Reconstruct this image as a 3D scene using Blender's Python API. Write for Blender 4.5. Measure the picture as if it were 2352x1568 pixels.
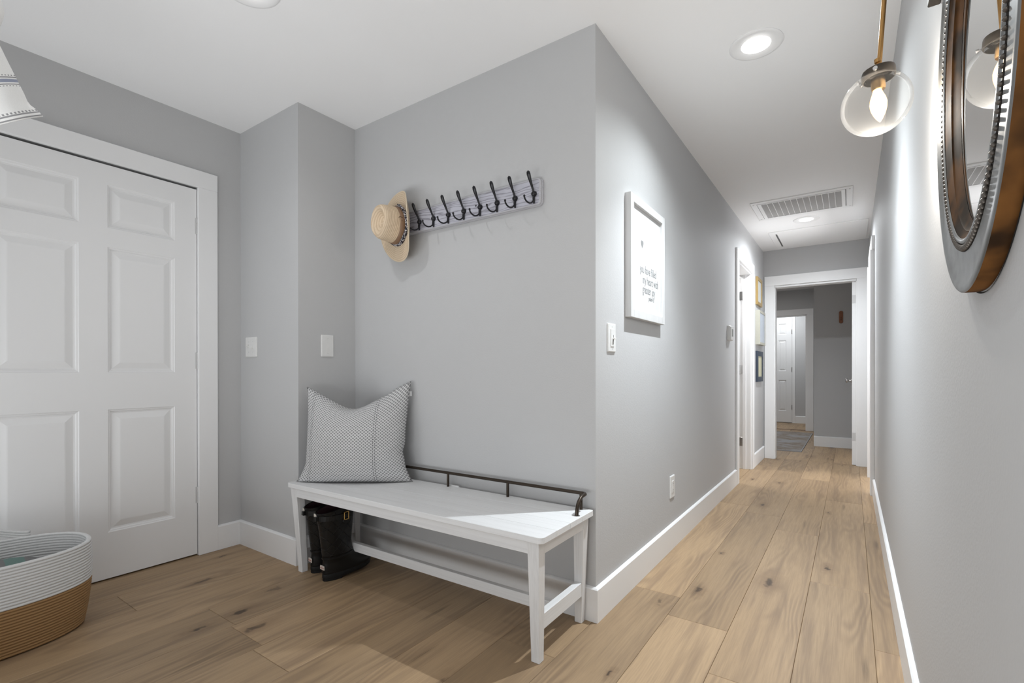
import bpy, bmesh, math, random
from mathutils import Vector, Matrix
import numpy as np
random.seed(7)
S = bpy.context.scene
COL = S.collection
for o in list(bpy.data.objects):
    bpy.data.objects.remove(o)
PI = math.pi

# ------------------------------------------------------------------ camera
F_PX, YAW, PITCH, ROLL, CY, EYE = 1122.41, 0.60658, -0.00175, -0.00094, 855.89, 1.0185
cam = bpy.data.cameras.new('camera')
camo = bpy.data.objects.new('camera', cam)
COL.objects.link(camo)
Fv = Vector((-math.sin(YAW), math.cos(YAW), 0)); Rv = Vector((math.cos(YAW), math.sin(YAW), 0)); Uv = Vector((0, 0, 1))
Fv, Uv = Fv * math.cos(PITCH) + Uv * math.sin(PITCH), Uv * math.cos(PITCH) - Fv * math.sin(PITCH)
Rv, Uv = Rv * math.cos(ROLL) + Uv * math.sin(ROLL), Uv * math.cos(ROLL) - Rv * math.sin(ROLL)
camo.matrix_world = Matrix(((Rv.x, Uv.x, -Fv.x, 0), (Rv.y, Uv.y, -Fv.y, 0), (Rv.z, Uv.z, -Fv.z, EYE), (0, 0, 0, 1)))
cam.sensor_fit = 'HORIZONTAL'
cam.sensor_width = 36.0
cam.lens = F_PX / 2352 * 36.0
cam.shift_y = (CY - 784) / 2352
cam.clip_start = 0.02
S.camera = camo

# ------------------------------------------------------------------ world, lights, exposure
wd = bpy.data.worlds.new('world'); S.world = wd; wd.use_nodes = True
bg = wd.node_tree.nodes['Background']
bg.inputs[0].default_value = (0.95, 0.97, 1.0, 1); bg.inputs[1].default_value = 0.12
S.view_settings.view_transform = 'Standard'
S.view_settings.look = 'None'
S.view_settings.gamma = 1.0
S.view_settings.use_curve_mapping = False
S.view_settings.exposure = 0.31

def lamp(name, kind, loc, energy, color=(1, 1, 1), **kw):
    l = bpy.data.lights.new(name, kind); l.energy = energy; l.color = color
    for k, v in kw.items(): setattr(l, k, v)
    o = bpy.data.objects.new(name, l); COL.objects.link(o); o.location = loc
    return o
# added fill lights, unseen behind the camera, aimed up to brighten the ceiling
d = lamp('upward_fill', 'AREA', (-0.75, -0.9, 0.45), 30, (0.955, 0.98, 1.0), shape='RECTANGLE', size=1.6, size_y=1.4)
d.rotation_euler = (math.radians(156), 0, 0)
d = lamp('upward_fill', 'AREA', (-2.3, -0.8, 0.45), 18, (0.955, 0.98, 1.0), shape='RECTANGLE', size=1.2, size_y=1.2)
d.rotation_euler = (math.radians(156), 0, 0)
# recessed lamps (in the three downlights of the ceiling)
lamp('downlight_lamp', 'SPOT', (-0.340, 2.352, 2.425), 108, (0.885, 0.945, 1.0), spot_size=math.radians(93), spot_blend=1.0, shadow_soft_size=0.008)
lamp('downlight_lamp', 'SPOT', (-0.340, 2.352, 2.424), 48, (0.90, 0.97, 1.0), spot_size=math.radians(145), spot_blend=1.0, shadow_soft_size=0.02)
lamp('downlight_lamp', 'SPOT', (-0.345, 5.320, 2.425), 92, (0.91, 0.955, 1.0), spot_size=math.radians(166), spot_blend=0.9, shadow_soft_size=0.02)
lamp('downlight_lamp', 'SPOT', (-1.826, 0.930, 2.425), 11, (0.98, 0.985, 1.0), spot_size=math.radians(150), spot_blend=0.8, shadow_soft_size=0.03)
# daylight in the room that opens off the right side of the hall
d = lamp('side_room_daylight', 'AREA', (1.55, 5.44, 0.85), 46, (0.98, 0.985, 1.0), shape='RECTANGLE', size=1.2, size_y=1.6)
d.rotation_euler = (0, math.radians(90 + 34), 0)
lamp('bedroom_lamp', 'AREA', (-1.4, 8.2, 2.40), 13, (1, 0.99, 0.98), shape='DISK', size=0.5)
lamp('closet_lamp', 'AREA', (-1.1, 10.5, 2.40), 11, (0.95, 0.98, 1.0), shape='DISK', size=0.3)
lamp('bath_lamp', 'AREA', (-1.5, 5.2, 2.40), 14, (1, 0.99, 0.98), shape='DISK', size=0.4)

# ------------------------------------------------------------------ geometry helpers
class MB:
    def __init__(s): s.v = []; s.f = []; s.mi = []; s.cur = 0; s.uv = {}
    def add(s, vs, fs):
        n = len(s.v); s.v += [tuple(p) for p in vs]
        for f in fs: s.f.append([i + n for i in f]); s.mi.append(s.cur)
        return n
    def box(s, x0, x1, y0, y1, z0, z1):
        s.add([(x0,y0,z0),(x1,y0,z0),(x1,y1,z0),(x0,y1,z0),(x0,y0,z1),(x1,y0,z1),(x1,y1,z1),(x0,y1,z1)],
              [(0,3,2,1),(4,5,6,7),(0,1,5,4),(1,2,6,5),(2,3,7,6),(3,0,4,7)]); return s
    def hexa(s, b, t):     # 4 bottom corners (ccw), 4 top corners
        s.add(list(b) + list(t), [(0,3,2,1),(4,5,6,7),(0,1,5,4),(1,2,6,5),(2,3,7,6),(3,0,4,7)]); return s
    def loft(s, rings, cap0=True, cap1=True, closed=True):
        n = len(rings[0]); vs = [p for r in rings for p in r]; fs = []
        for i in range(len(rings) - 1):
            for j in range(n if closed else n - 1):
                k = (j + 1) % n
                fs.append((i*n + j, i*n + k, (i+1)*n + k, (i+1)*n + j))
        if cap0: fs.append(tuple(range(n - 1, -1, -1)))
        if cap1: fs.append(tuple((len(rings) - 1) * n + j for j in range(n)))
        s.add(vs, fs); return s
    def tube(s, path, r, n=10, caps=True):
        P = [Vector(p) for p in path]; rs = r if isinstance(r, (list, tuple)) else [r] * len(P)
        rings = []; up = None
        for i, p in enumerate(P):
            t = (P[min(i+1, len(P)-1)] - P[max(i-1, 0)]).normalized()
            if up is None:
                up = Vector((0, 0, 1)) if abs(t.z) < .9 else Vector((1, 0, 0))
            a = t.cross(up).normalized(); b = a.cross(t).normalized(); up = b
            ra = rs[i] if isinstance(rs[i], (list, tuple)) else (rs[i], rs[i])
            rings.append([p + a * math.cos(2*PI*k/n) * ra[0] + b * math.sin(2*PI*k/n) * ra[1] for k in range(n)])
        return s.loft(rings, caps, caps)
    def lathe(s, prof, n=32, c=(0, 0, 0), M=None, cap0=False, cap1=False):
        rings = []
        for r, z in prof:
            ring = [Vector((r*math.cos(2*PI*k/n), r*math.sin(2*PI*k/n), z)) for k in range(n)]
            if M is not None: ring = [M @ p for p in ring]
            rings.append([p + Vector(c) for p in ring])
        return s.loft(rings, cap0, cap1)
    def prism(s, poly, axis, a, b):
        def pt(p, h):
            if axis == 'z': return (p[0], p[1], h)
            if axis == 'y': return (p[0], h, p[1])
            return (h, p[0], p[1])
        return s.loft([[pt(p, a) for p in poly], [pt(p, b) for p in poly]])
    def build(s, name, mat, parent=None, world=True, smooth=False, bevel=0, seg=1, angle=None, origin=None):
        vs = [Vector(p) for p in s.v]; loc = Vector((0, 0, 0))
        if parent is not None:
            if world:
                q = parent; off = Vector((0, 0, 0))
                while q is not None: off += Vector(q.location); q = q.parent
                vs = [p - off for p in vs]
        else:
            lo = [min(p[i] for p in vs) for i in range(3)]; hi = [max(p[i] for p in vs) for i in range(3)]
            loc = Vector(((lo[0]+hi[0])/2, (lo[1]+hi[1])/2, lo[2])) if origin is None else Vector(origin)
            vs = [p - loc for p in vs]
        me = bpy.data.meshes.new(name); me.from_pydata([tuple(p) for p in vs], [], s.f)
        mats = mat if isinstance(mat, (list, tuple)) else [mat]
        for m in mats: me.materials.append(m)
        if len(mats) > 1: me.polygons.foreach_set('material_index', s.mi)
        bm = bmesh.new(); bm.from_mesh(me)
        bmesh.ops.recalc_face_normals(bm, faces=bm.faces)
        if bevel:
            es = [e for e in bm.edges if len(e.link_faces) == 2 and e.calc_face_angle(0) > 0.6]
            bmesh.ops.bevel(bm, geom=es, offset=bevel, segments=seg, profile=0.5, affect='EDGES', clamp_overlap=True)
        bm.to_mesh(me); bm.free()
        if smooth:
            me.polygons.foreach_set('use_smooth', [True] * len(me.polygons))
            if angle: me.set_sharp_from_angle(angle=math.radians(angle))
        o = bpy.data.objects.new(name, me); COL.objects.link(o)
        if parent is not None: o.parent = parent
        o.location = loc
        return o

def tag(o, label=None, cat=None, group=None, kind=None):
    if label: o['label'] = label
    if cat: o['category'] = cat
    if group: o['group'] = group
    if kind: o['kind'] = kind
    return o
def thing(name, label, cat, loc, rz=0, group=None):
    o = bpy.data.objects.new(name, None); COL.objects.link(o); o.location = loc; o.rotation_euler = (0, 0, rz)
    o.empty_display_size = .1
    return tag(o, label, cat, group)
def struct_empty(name, loc):
    o = bpy.data.objects.new(name, None); COL.objects.link(o); o.location = loc; o.empty_display_size = .1
    return tag(o, kind='structure')
def rrect(cx, cy, w, h, r, n=5):
    pts = []
    for (sx, sy, a0) in ((1, 1, 0), (-1, 1, 90), (-1, -1, 180), (1, -1, 270)):
        for k in range(n + 1):
            a = math.radians(a0 + 90 * k / n)
            pts.append((cx + sx*(w/2 - r) + r*math.cos(a), cy + sy*(h/2 - r) + r*math.sin(a)))
    return pts

# ------------------------------------------------------------------ materials
class NT:
    def __init__(s, name):
        s.m = bpy.data.materials.new(name); s.m.use_nodes = True
        s.t = s.m.node_tree; s.b = s.t.nodes['Principled BSDF']; s.out = s.t.nodes['Material Output']
    def n(s, typ, **kw):
        nd = s.t.nodes.new(typ)
        for k, v in kw.items():
            if k.startswith('i_'): nd.inputs[k[2:]].default_value = v
            elif k.startswith('n_'): nd.inputs[int(k[2:])].default_value = v
            else: setattr(nd, k, v)
        return nd
    def l(s, a, b): s.t.links.new(a, b)
    def math(s, op, a, b=None, c=None):
        nd = s.t.nodes.new('ShaderNodeMath'); nd.operation = op
        for i, x in enumerate((a, b, c)):
            if x is None: continue
            if isinstance(x, (int, float)): nd.inputs[i].default_value = x
            else: s.l(x, nd.inputs[i])
        return nd.outputs[0]
    def smooth(s, x, a, b):
        nd = s.t.nodes.new('ShaderNodeMapRange'); nd.interpolation_type = 'SMOOTHSTEP'
        s.l(x, nd.inputs[0]); nd.inputs[1].default_value = a; nd.inputs[2].default_value = b
        return nd.outputs[0]
    def mix(s, f, a, b, blend='MIX'):
        nd = s.t.nodes.new('ShaderNodeMix'); nd.data_type = 'RGBA'; nd.blend_type = blend
        for sock, x in ((nd.inputs[0], f), (nd.inputs[6], a), (nd.inputs[7], b)):
            if isinstance(x, (int, float)): sock.default_value = x
            elif isinstance(x, tuple): sock.default_value = (*x, 1) if len(x) == 3 else x
            else: s.l(x, sock)
        return nd.outputs[2]
    def coord(s, kind='Object', scale=(1, 1, 1), rot=(0, 0, 0), src=None):
        if src is None:
            if kind == 'World': src = s.n('ShaderNodeNewGeometry').outputs['Position']
            else: src = s.n('ShaderNodeTexCoord').outputs[kind]
        mp = s.n('ShaderNodeMapping'); mp.inputs['Scale'].default_value = scale; mp.inputs['Rotation'].default_value = rot
        s.l(src, mp.inputs[0]); return mp.outputs[0]
    def noise(s, vec, scale=5, detail=2, rough=.5, dist=0):
        nd = s.n('ShaderNodeTexNoise'); nd.inputs['Scale'].default_value = scale; nd.inputs['Detail'].default_value = detail
        nd.inputs['Roughness'].default_value = rough; nd.inputs['Distortion'].default_value = dist
        s.l(vec, nd.inputs['Vector']); return nd.outputs['Fac']
    def bump(s, h, strength=.2, dist=.002):
        nd = s.n('ShaderNodeBump'); nd.inputs['Strength'].default_value = strength; nd.inputs['Distance'].default_value = dist
        s.l(h, nd.inputs['Height']); s.l(nd.outputs[0], s.b.inputs['Normal'])
    def set(s, color=None, rough=None, metal=None, spec=None):
        for k, x in (('Base Color', color), ('Roughness', rough), ('Metallic', metal), ('Specular IOR Level', spec)):
            if x is None: continue
            if isinstance(x, (int, float)): s.b.inputs[k].default_value = x
            elif isinstance(x, tuple): s.b.inputs[k].default_value = (*x, 1)
            else: s.l(x, s.b.inputs[k])
        return s

def plain(name, color, rough=.5, metal=0, spec=.5, grain=40, amount=.04, bump=0):
    t = NT(name); c = t.coord('Object'); n = t.noise(c, grain, 3)
    t.set(t.mix(n, tuple(x*(1-amount) for x in color), tuple(min(1, x*(1+amount)) for x in color)), rough, metal, spec)
    if bump: t.bump(n, bump, .001)
    return t.m
def paint(name, color, rough, bump, scale=260):
    t = NT(name); c = t.coord('World'); n = t.noise(c, scale, 2); n2 = t.noise(c, 1.5, 2)
    t.set(t.mix(n2, tuple(x*.985 for x in color), tuple(x*1.015 for x in color)), rough, 0, .35)
    if bump: t.bump(n, bump, .0012)
    return t.m
M_wall = paint('wall_paint', (.52, .522, .526), .6, .35, 150)
M_ceil = paint('ceiling_paint', (.88, .882, .885), .8, .2, 120)
M_trim = paint('trim_paint', (.84, .842, .845), .38, 0)
M_door = paint('door_paint', (.82, .822, .825), .42, .06, 300)
M_plate = plain('switch_plastic', (.74, .74, .73), .35)
M_dark = plain('dark_gap', (.02, .02, .02), .9)
M_sub = plain('subfloor', (.045, .03, .02), .9)
M_nickel = plain('satin_nickel', (.55, .54, .53), .3, 1)
M_hinge = plain('painted_hinge', (.62, .62, .62), .4)
M_black = plain('black_iron', (.012, .012, .015), .32, .3, .5)
M_bronze = plain('oil_bronze', (.055, .042, .032), .35, .75)
M_brass = plain('aged_brass', (.45, .26, .10), .3, 1)
M_darkbrz = plain('dark_bronze', (.06, .05, .04), .42, .6)
M_gold = plain('gold_buckle', (.75, .50, .18), .25, 1)

def wood_planks():
    t = NT('oak_plank')
    oi = t.n('ShaderNodeObjectInfo'); r = oi.outputs['Random']
    cmb = t.n('ShaderNodeCombineXYZ'); t.l(t.math('MULTIPLY', r, 31.0), cmb.inputs[0]); t.l(t.math('MULTIPLY', r, 57.0), cmb.inputs[1]); t.l(t.math('MULTIPLY', r, 13.0), cmb.inputs[2])
    add = t.n('ShaderNodeVectorMath'); add.operation = 'ADD'
    t.l(t.n('ShaderNodeTexCoord').outputs['Object'], add.inputs[0]); t.l(cmb.outputs[0], add.inputs[1])
    v = add.outputs[0]
    warp = t.noise(t.coord(scale=(4.5, .85, 1), src=v), 1, 2, .5)
    sep = t.n('ShaderNodeSeparateXYZ'); t.l(v, sep.inputs[0])
    ph = t.math('ADD', t.math('MULTIPLY', sep.outputs[0], 190), t.math('MULTIPLY', warp, 85))
    rings = t.math('ADD', t.math('MULTIPLY', t.math('SINE', ph), .5), .5)
    rmask = t.smooth(t.noise(t.coord(scale=(6, 1.3, 1), src=v), 1, 1), .44, .64)
    fine = t.noise(t.coord(scale=(240, 7, 1), src=v), 1, 3, .6)
    streak = t.noise(t.coord(scale=(26, 1.1, 1), src=v), 1, 4, .6)
    broad = t.noise(t.coord(scale=(3.5, .7, 1), src=v), 1, 2)
    base = t.mix(broad, (.345, .228, .123), (.445, .314, .187))
    base = t.mix(t.math('MULTIPLY', t.smooth(streak, .46, .72), .68), base, (.225, .150, .092))
    base = t.mix(t.math('MULTIPLY', t.math('MULTIPLY', rings, rmask), .52), base, (.20, .132, .080))
    base = t.mix(t.math('MULTIPLY', t.smooth(fine, .35, .7), .34), base, (.25, .175, .11))
    # knots with dark halo and drawn-out cracks
    vo = t.n('ShaderNodeTexVoronoi'); vo.voronoi_dimensions = '2D'; vo.inputs['Scale'].default_value = 1
    wv = t.n('ShaderNodeVectorMath'); wv.operation = 'ADD'
    t.l(t.coord(scale=(4.0, 1.5, 1), src=v), wv.inputs[0])
    nn = t.n('ShaderNodeTexNoise'); nn.inputs['Scale'].default_value = 26; t.l(v, nn.inputs['Vector'])
    sc = t.n('ShaderNodeVectorMath'); sc.operation = 'SCALE'; sc.inputs['Scale'].default_value = .16; t.l(nn.outputs['Color'], sc.inputs[0])
    t.l(sc.outputs[0], wv.inputs[1]); t.l(wv.outputs[0], vo.inputs['Vector'])
    vs = t.n('ShaderNodeSeparateColor'); t.l(vo.outputs['Color'], vs.inputs[0])
    on = t.smooth(vs.outputs[0], .58, .66)
    dd = t.math('DIVIDE', vo.outputs['Distance'], t.math('ADD', .45, t.math('MULTIPLY', t.math('POWER', vs.outputs[2], 2.0), 1.5)))
    halo = t.math('MULTIPLY', t.math('SUBTRACT', 1, t.smooth(dd, .02, .20)), on)
    core = t.math('MULTIPLY', t.math('SUBTRACT', 1, t.smooth(dd, .02, .055)), on)
    base = t.mix(t.math('MULTIPLY', halo, .6), base, (.20, .125, .07))
    base = t.mix(t.math('MULTIPLY', core, .85), base, (.055, .035, .022))
    vo2 = t.n('ShaderNodeTexVoronoi'); vo2.voronoi_dimensions = '2D'; vo2.inputs['Scale'].default_value = 1
    t.l(t.coord(scale=(9, 1.05, 1), src=v), vo2.inputs['Vector'])
    vs2 = t.n('ShaderNodeSeparateColor'); t.l(vo2.outputs['Color'], vs2.inputs[0])
    crack = t.math('MULTIPLY', t.math('SUBTRACT', 1, t.smooth(vo2.outputs['Distance'], .02, .14)), t.smooth(vs2.outputs[1], .72, .78))
    base = t.mix(t.math('MULTIPLY', t.math('MULTIPLY', crack, fine), .95), base, (.10, .065, .04))
    # tone of each board
    hs = t.n('ShaderNodeHueSaturation'); t.l(base, hs.inputs['Color'])
    t.l(t.math('ADD', t.math('MULTIPLY', t.math('FRACT', t.math('MULTIPLY', r, 91.7)), .30), .83), hs.inputs['Value'])
    hs.inputs['Saturation'].default_value = .98
    t.set(hs.outputs[0], t.math('ADD', t.math('MULTIPLY', fine, .18), .38), 0, .35)
    t.bump(t.math('ADD', fine, t.math('MULTIPLY', rings, t.math('MULTIPLY', rmask, .5))), .12, .0008)
    return t.m
M_plank = wood_planks()

def white_wood(name, axis, col=(.72, .725, .73), dark=(.58, .58, .585), amt=.5, stretch=3, acr=170):
    t = NT(name); sc = [acr] * 3; sc['xyz'.index(axis)] = stretch
    c = t.coord('Object', tuple(sc)); n = t.noise(c, 1, 4, .6)
    n2 = t.noise(t.coord('Object', tuple(x * .25 for x in sc)), 1, 2)
    t.set(t.mix(t.math('MULTIPLY', t.smooth(t.math('ADD', t.math('MULTIPLY', n, .7), t.math('MULTIPLY', n2, .3)), .42, .72), amt), col, dark), .45, 0, .35)
    t.bump(n, .15, .0006); return t.m
WB = dict(col=(.765, .77, .775), dark=(.62, .62, .625))
M_benchx = white_wood('whitewash_bench_long', 'x', **WB)
M_benchy = white_wood('whitewash_bench_cross', 'y', **WB)
M_benchz = white_wood('whitewash_bench_upright', 'z', **WB)

def rack_wood():
    t = NT('limed_rack_wood')
    c = t.coord('World', (2.4, 1, 16)); w = t.noise(c, 1, 2, .5, .4)
    sep = t.n('ShaderNodeSeparateXYZ'); t.l(t.coord('World'), sep.inputs[0])
    ph = t.math('ADD', t.math('MULTIPLY', sep.outputs[2], 420), t.math('MULTIPLY', w, 46))
    g = t.math('ADD', t.math('MULTIPLY', t.math('SINE', ph), .5), .5)
    f = t.noise(t.coord('World', (14, 1, 420)), 1, 3, .6)
    t.set(t.mix(t.math('MULTIPLY', t.smooth(t.math('MULTIPLY', g, f), .22, .62), .8), (.50, .50, .56), (.17, .16, .19)), .6, 0, .3)
    t.bump(g, .2, .001); return t.m
M_rack = rack_wood()
M_rackrim = white_wood('limed_rack_rim', 'x', (.50, .50, .53), (.30, .29, .31), .6, 10, 300)

# ------------------------------------------------------------------ room dimensions (metres)
H = 2.44
XD, YC, XC, YB, XH, YE, XR, BH, BT = -2.993, 1.4738, -2.3933, 1.8345, -0.8572, 6.4533, 0.1586, 0.138, 0.015

def structure(name, mb, mat, **kw): return tag(mb.build(name, mat, **kw), kind='structure')

# walls
w = MB(); w.box(XD-.2, XD-.12, .0, 1.6, 0, H); w.box(XD-.12, XD, .0, .325, 0, H); w.box(XD-.12, XD, 1.24, 1.6, 0, H); w.box(XD-.12, XD, .325, 1.24, 2.047, H)
structure('wall_left', w, M_wall)
structure('wall_chase', MB().box(XD, XC, YC, YB+.12, 0, H), M_wall)
structure('wall_back', MB().box(XC, XH, YB, YB+.12, 0, H), M_wall)
w = MB(); w.box(XH-.12, XH, YB+.12, 4.855, 0, H); w.box(XH-.12, XH, 5.615, YE, 0, H); w.box(XH-.12, XH, 4.855, 5.615, 2.047, H)
structure('wall_hall_left', w, M_wall)
w = MB(); w.box(-2.1, -.745, YE, YE+.12, 0, H); w.box(.055, XR+.12, YE, YE+.12, 0, H); w.box(-.745, .055, YE, YE+.12, 2.018, H)
structure('wall_hall_end', w, M_wall)
w = MB(); w.box(XR, XR+.12, -2.5, 5.06, 0, H); w.box(XR, XR+.12, 5.82, YE, 0, H); w.box(XR, XR+.12, 5.06, 5.82, 2.03, H); 
structure('wall_right', w, M_wall)
structure('wall_near', MB().box(-1.95, -1.8, -.7, .05, 0, H), M_wall)
w = MB(); w.box(1.7, 1.8, 4.3, YE+.1, 0, H); w.box(XR+.12, 1.7, 4.3, 4.4, 0, H); w.box(XR+.12, 1.7, YE, YE+.1, 0, H); structure('wall_side_room', w, M_wall)
structure('wall_bath', MB().box(-2.1, -2.0, YB+.12, YE, 0, H), M_wall)
structure('wall_bedroom_right', MB().box(-.42, .5, 7.87, 9.8, 0, H), M_wall)
structure('wall_bedroom_side', MB().box(.30, .42, YE+.12, 7.87, 0, H), M_wall)
structure('wall_bedroom_left', MB().box(-2.6, -2.5, YE, 11.27, 0, H), M_wall)
w = MB(); w.box(-2.5, -1.45, 9.8, 9.92, 0, H); w.box(-.628, .3, 9.8, 9.92, 0, H); w.box(-1.45, -.628, 9.8, 9.92, 2.01, H)
structure('wall_bedroom_far', w, M_wall)
w = MB(); w.box(-2.5, -.3, 11.15, 11.27, 0, H); w.box(-.6, -.5, 9.92, 11.15, 0, H)
structure('wall_closet', w, M_wall)
w = MB(); w.box(XD-.2, .6, -2.5, 11.3, H, H+.08); w.box(.6, 1.8, 4.3, 6.6, H, H+.08); structure('ceiling', w, M_ceil)

# floor with its separate planks
fl = MB().box(XD-.2, .6, -2.5, 11.3, -.08, -.012).box(.6, 1.8, 4.3, 6.6, -.08, -.012).build('floor', M_sub); tag(fl, kind='structure')
PW, PL = .2345, 1.832
joint = {0: 2.243, 1: 2.056, 2: 1.735, 3: 2.777, 4: 2.227, -8: .80, -5: .965}
def plank(x0, x1, y0, y1):
    b = .0013; g = .0004; x0 += g; x1 -= g; y0 += g; y1 -= g
    m = MB(); cx, cy = (x0+x1)/2, (y0+y1)/2
    lo = [(x0, y0), (x1, y0), (x1, y1), (x0, y1)]; hi = [(x0+b, y0+b), (x1-b, y0+b), (x1-b, y1-b), (x0+b, y1-b)]
    m.loft([[(x-cx, y-cy, -.012) for x, y in lo], [(x-cx, y-cy, -b) for x, y in lo], [(x-cx, y-cy, 0) for x, y in hi]], cap0=False)
    o = m.build('plank', M_plank, fl, world=False)
    o.location = Vector((cx, cy, 0)) - fl.location
def run(col, ya, yb_):
    x0 = -.867 + PW*col
    j = joint.get(col, random.uniform(0, PL)); y = j
    while y > ya: y -= PL
    xa, xb = x0, x0 + PW
    if xb > XR and not (ya > 4 and ya < 5 and yb_ < 7): xb = XR
    if xa < XD - .1: xa = XD - .1
    while y < yb_:
        a, b = max(y, ya), min(y + PL, yb_)
        if b - a > .02: plank(xa, xb, a, b)
        y += PL
for col in range(-10, 5):
    x0 = -.867 + PW*col
    if col >= 0: run(col, -.6, YE + .06)
    elif x0 + PW > -1.8: run(col, -.6, YB)
    elif x0 + PW > XC + .03: run(col, .04, YB)
    else: run(col, .04, YC)
    if x0 + PW > -2.0 and col <= 4: run(col, YE + .06, 9.86)
for col in range(-3, 1): run(col, 9.86, 11.15)
for col in range(-5, 0): run(col, 4.3, YE)
for col in range(5, 11): run(col, 4.4, YE)
for k in (4.4, ): plank(XR, -.867 + PW*5, 4.4, YE - .2)
structure('trim_1', MB().box(-1.45, -.628, 9.83, 9.87, 0, .006), plain('threshold_brown', (.16, .09, .06), .5))

# ------------------------------------------------------------------ baseboards (eased top edge)
def base_run(name, segs):
    """segs: list of polylines (x, y) walked with the room on the left hand side of travel."""
    m = MB()
    prof = [(0, 0), (BT, 0), (BT, BH - .006), (BT - .005, BH - .001), (.002, BH + .002), (0, BH + .002)]
    for pts in segs:
        P = [Vector(p) for p in pts]; rings = []
        for i, p in enumerate(P):
            def nrm(a, b): d_ = (b - a).normalized(); return Vector((-d_.y, d_.x))
            if i == 0: n = nrm(P[0], P[1]); k = 1
            elif i == len(P) - 1: n = nrm(P[-2], P[-1]); k = 1
            else:
                n1, n2 = nrm(P[i-1], P[i]), nrm(P[i], P[i+1]); n = (n1 + n2).normalized(); k = 1 / max(.2, n.dot(n1))
            rings.append([(p.x + n.x*dx*k, p.y + n.y*dx*k, z) for dx, z in prof])
        m.loft(rings)
    return structure(name, m, M_trim)
base_run('baseboard_left', [[(XC, YC), (XD, YC), (XD, 1.338)], ])
base_run('baseboard_back', [[(XH, 4.765), (XH, YB), (XC, YB), (XC, YC), (XC - .0, YC)][:4]])
base_run('baseboard_chase', [[(XC, YC - .0), (XC - .001, YC)]]) if False else None
base_run('baseboard_hall_left', [[(XH, YE), (XH, 5.705)]])
base_run('baseboard_right', [[(XR, -2.4), (XR, 4.97)]])
base_run('baseboard_bedroom', [[(.30, 7.87), (-.42, 7.87)]])
base_run('baseboard_bedroom_far', [[(-.42, 9.8), (-.524, 9.8)]])
base_run('baseboard_closet', [[(-.6, 11.15), (-.905, 11.15)]])
base_run('baseboard_near', [[(-1.95, -.7), (-1.95, .05), (-1.8, .05), (-1.8, -.7)]])

# ------------------------------------------------------------------ casings
def boards(name, bs, mat=M_trim, bevel=.002):
    xs = [b[1:] for b in bs]
    e = struct_empty(name, (sum((b[0]+b[1])/2 for b in xs)/len(xs), sum((b[2]+b[3])/2 for b in xs)/len(xs), 0))
    for b in bs: MB().box(*b[1:]).build(b[0], mat, e, bevel=bevel)
    return e
# entry door casing and jamb
boards('trim_2', [('side_board', XD, XD+.018, 1.238, 1.338, 0, 2.045), ('side_board', XD, XD+.018, .226, .326, 0, 2.045),
                  ('head_board', XD, XD+.0185, .226, 1.338, 2.045, 2.139), ('jamb', XD-.115, XD+.004, 1.2385, 1.25, 0, 2.045), ('jamb', XD-.115, XD+.004, .316, .3275, 0, 2.045),
                  ('door_stop', XD-.06, XD-.045, .326, 1.2385, 2.030, 2.048)])
# hall door on the left wall
boards('trim_3', [('side_board', XH, XH+.018, 4.762, 4.862, 0, 2.045), ('side_board', XH, XH+.018, 5.608, 5.708, 0, 2.045),
                  ('head_board', XH, XH+.0185, 4.762, 5.708, 2.045, 2.139),
                  ('jamb', XH-.12, XH+.002, 4.855, 4.875, 0, 2.035), ('jamb', XH-.12, XH+.002, 5.595, 5.615, 0, 2.035), ('head_jamb', XH-.12, XH+.002, 4.855, 5.615, 2.03, 2.047),
                  ('door_stop', XH-.075, XH-.045, 5.583, 5.595, 0, 2.03)])
# hall end doorway
boards('trim_4', [('side_board', -.8395, -.7385, YE-.018, YE, 0, 2.022), ('side_board', .05, .151, YE-.018, YE, 0, 2.022),
                  ('head_board', -.8395, .151, YE-.0185, YE, 2.022, 2.135),
                  ('jamb', -.745, -.727, YE-.002, YE+.12, 0, 2.01), ('jamb', .042, .06, YE-.002, YE+.12, 0, 2.01), ('head_jamb', -.745, .06, YE-.002, YE+.12, 2.0, 2.02)])
# right wall door casing
boards('trim_5', [('side_board', XR-.03, XR, 4.972, 5.062, 0, 2.02), ('side_board', XR-.03, XR, 5.815, 5.905, 0, 2.02), ('head_board', XR-.022, XR, 4.955, 5.92, 2.02, 2.13)])
# bedroom far doorway
boards('trim_6', [('side_board', -.628, -.526, 9.782, 9.8, 0, 2.0), ('head_board', -1.55, -.526, 9.7815, 9.8, 2.0, 2.10), ('side_board', -1.55, -1.45, 9.782, 9.8, 0, 2.0),
                  ('jamb', -.645, -.625, 9.798, 9.92, 0, 2.0), ('head_jamb', -1.45, -.63, 9.798, 9.92, 1.985, 2.012)])
# closet door casing
boards('trim_7', [('side_board', -.962, -.905, 11.132, 11.15, 0, 2.09), ('head_board', -1.80, -.905, 11.1315, 11.15, 2.09, 2.15), ('side_board', -1.80, -1.745, 11.132, 11.15, 0, 2.09)])

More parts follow.
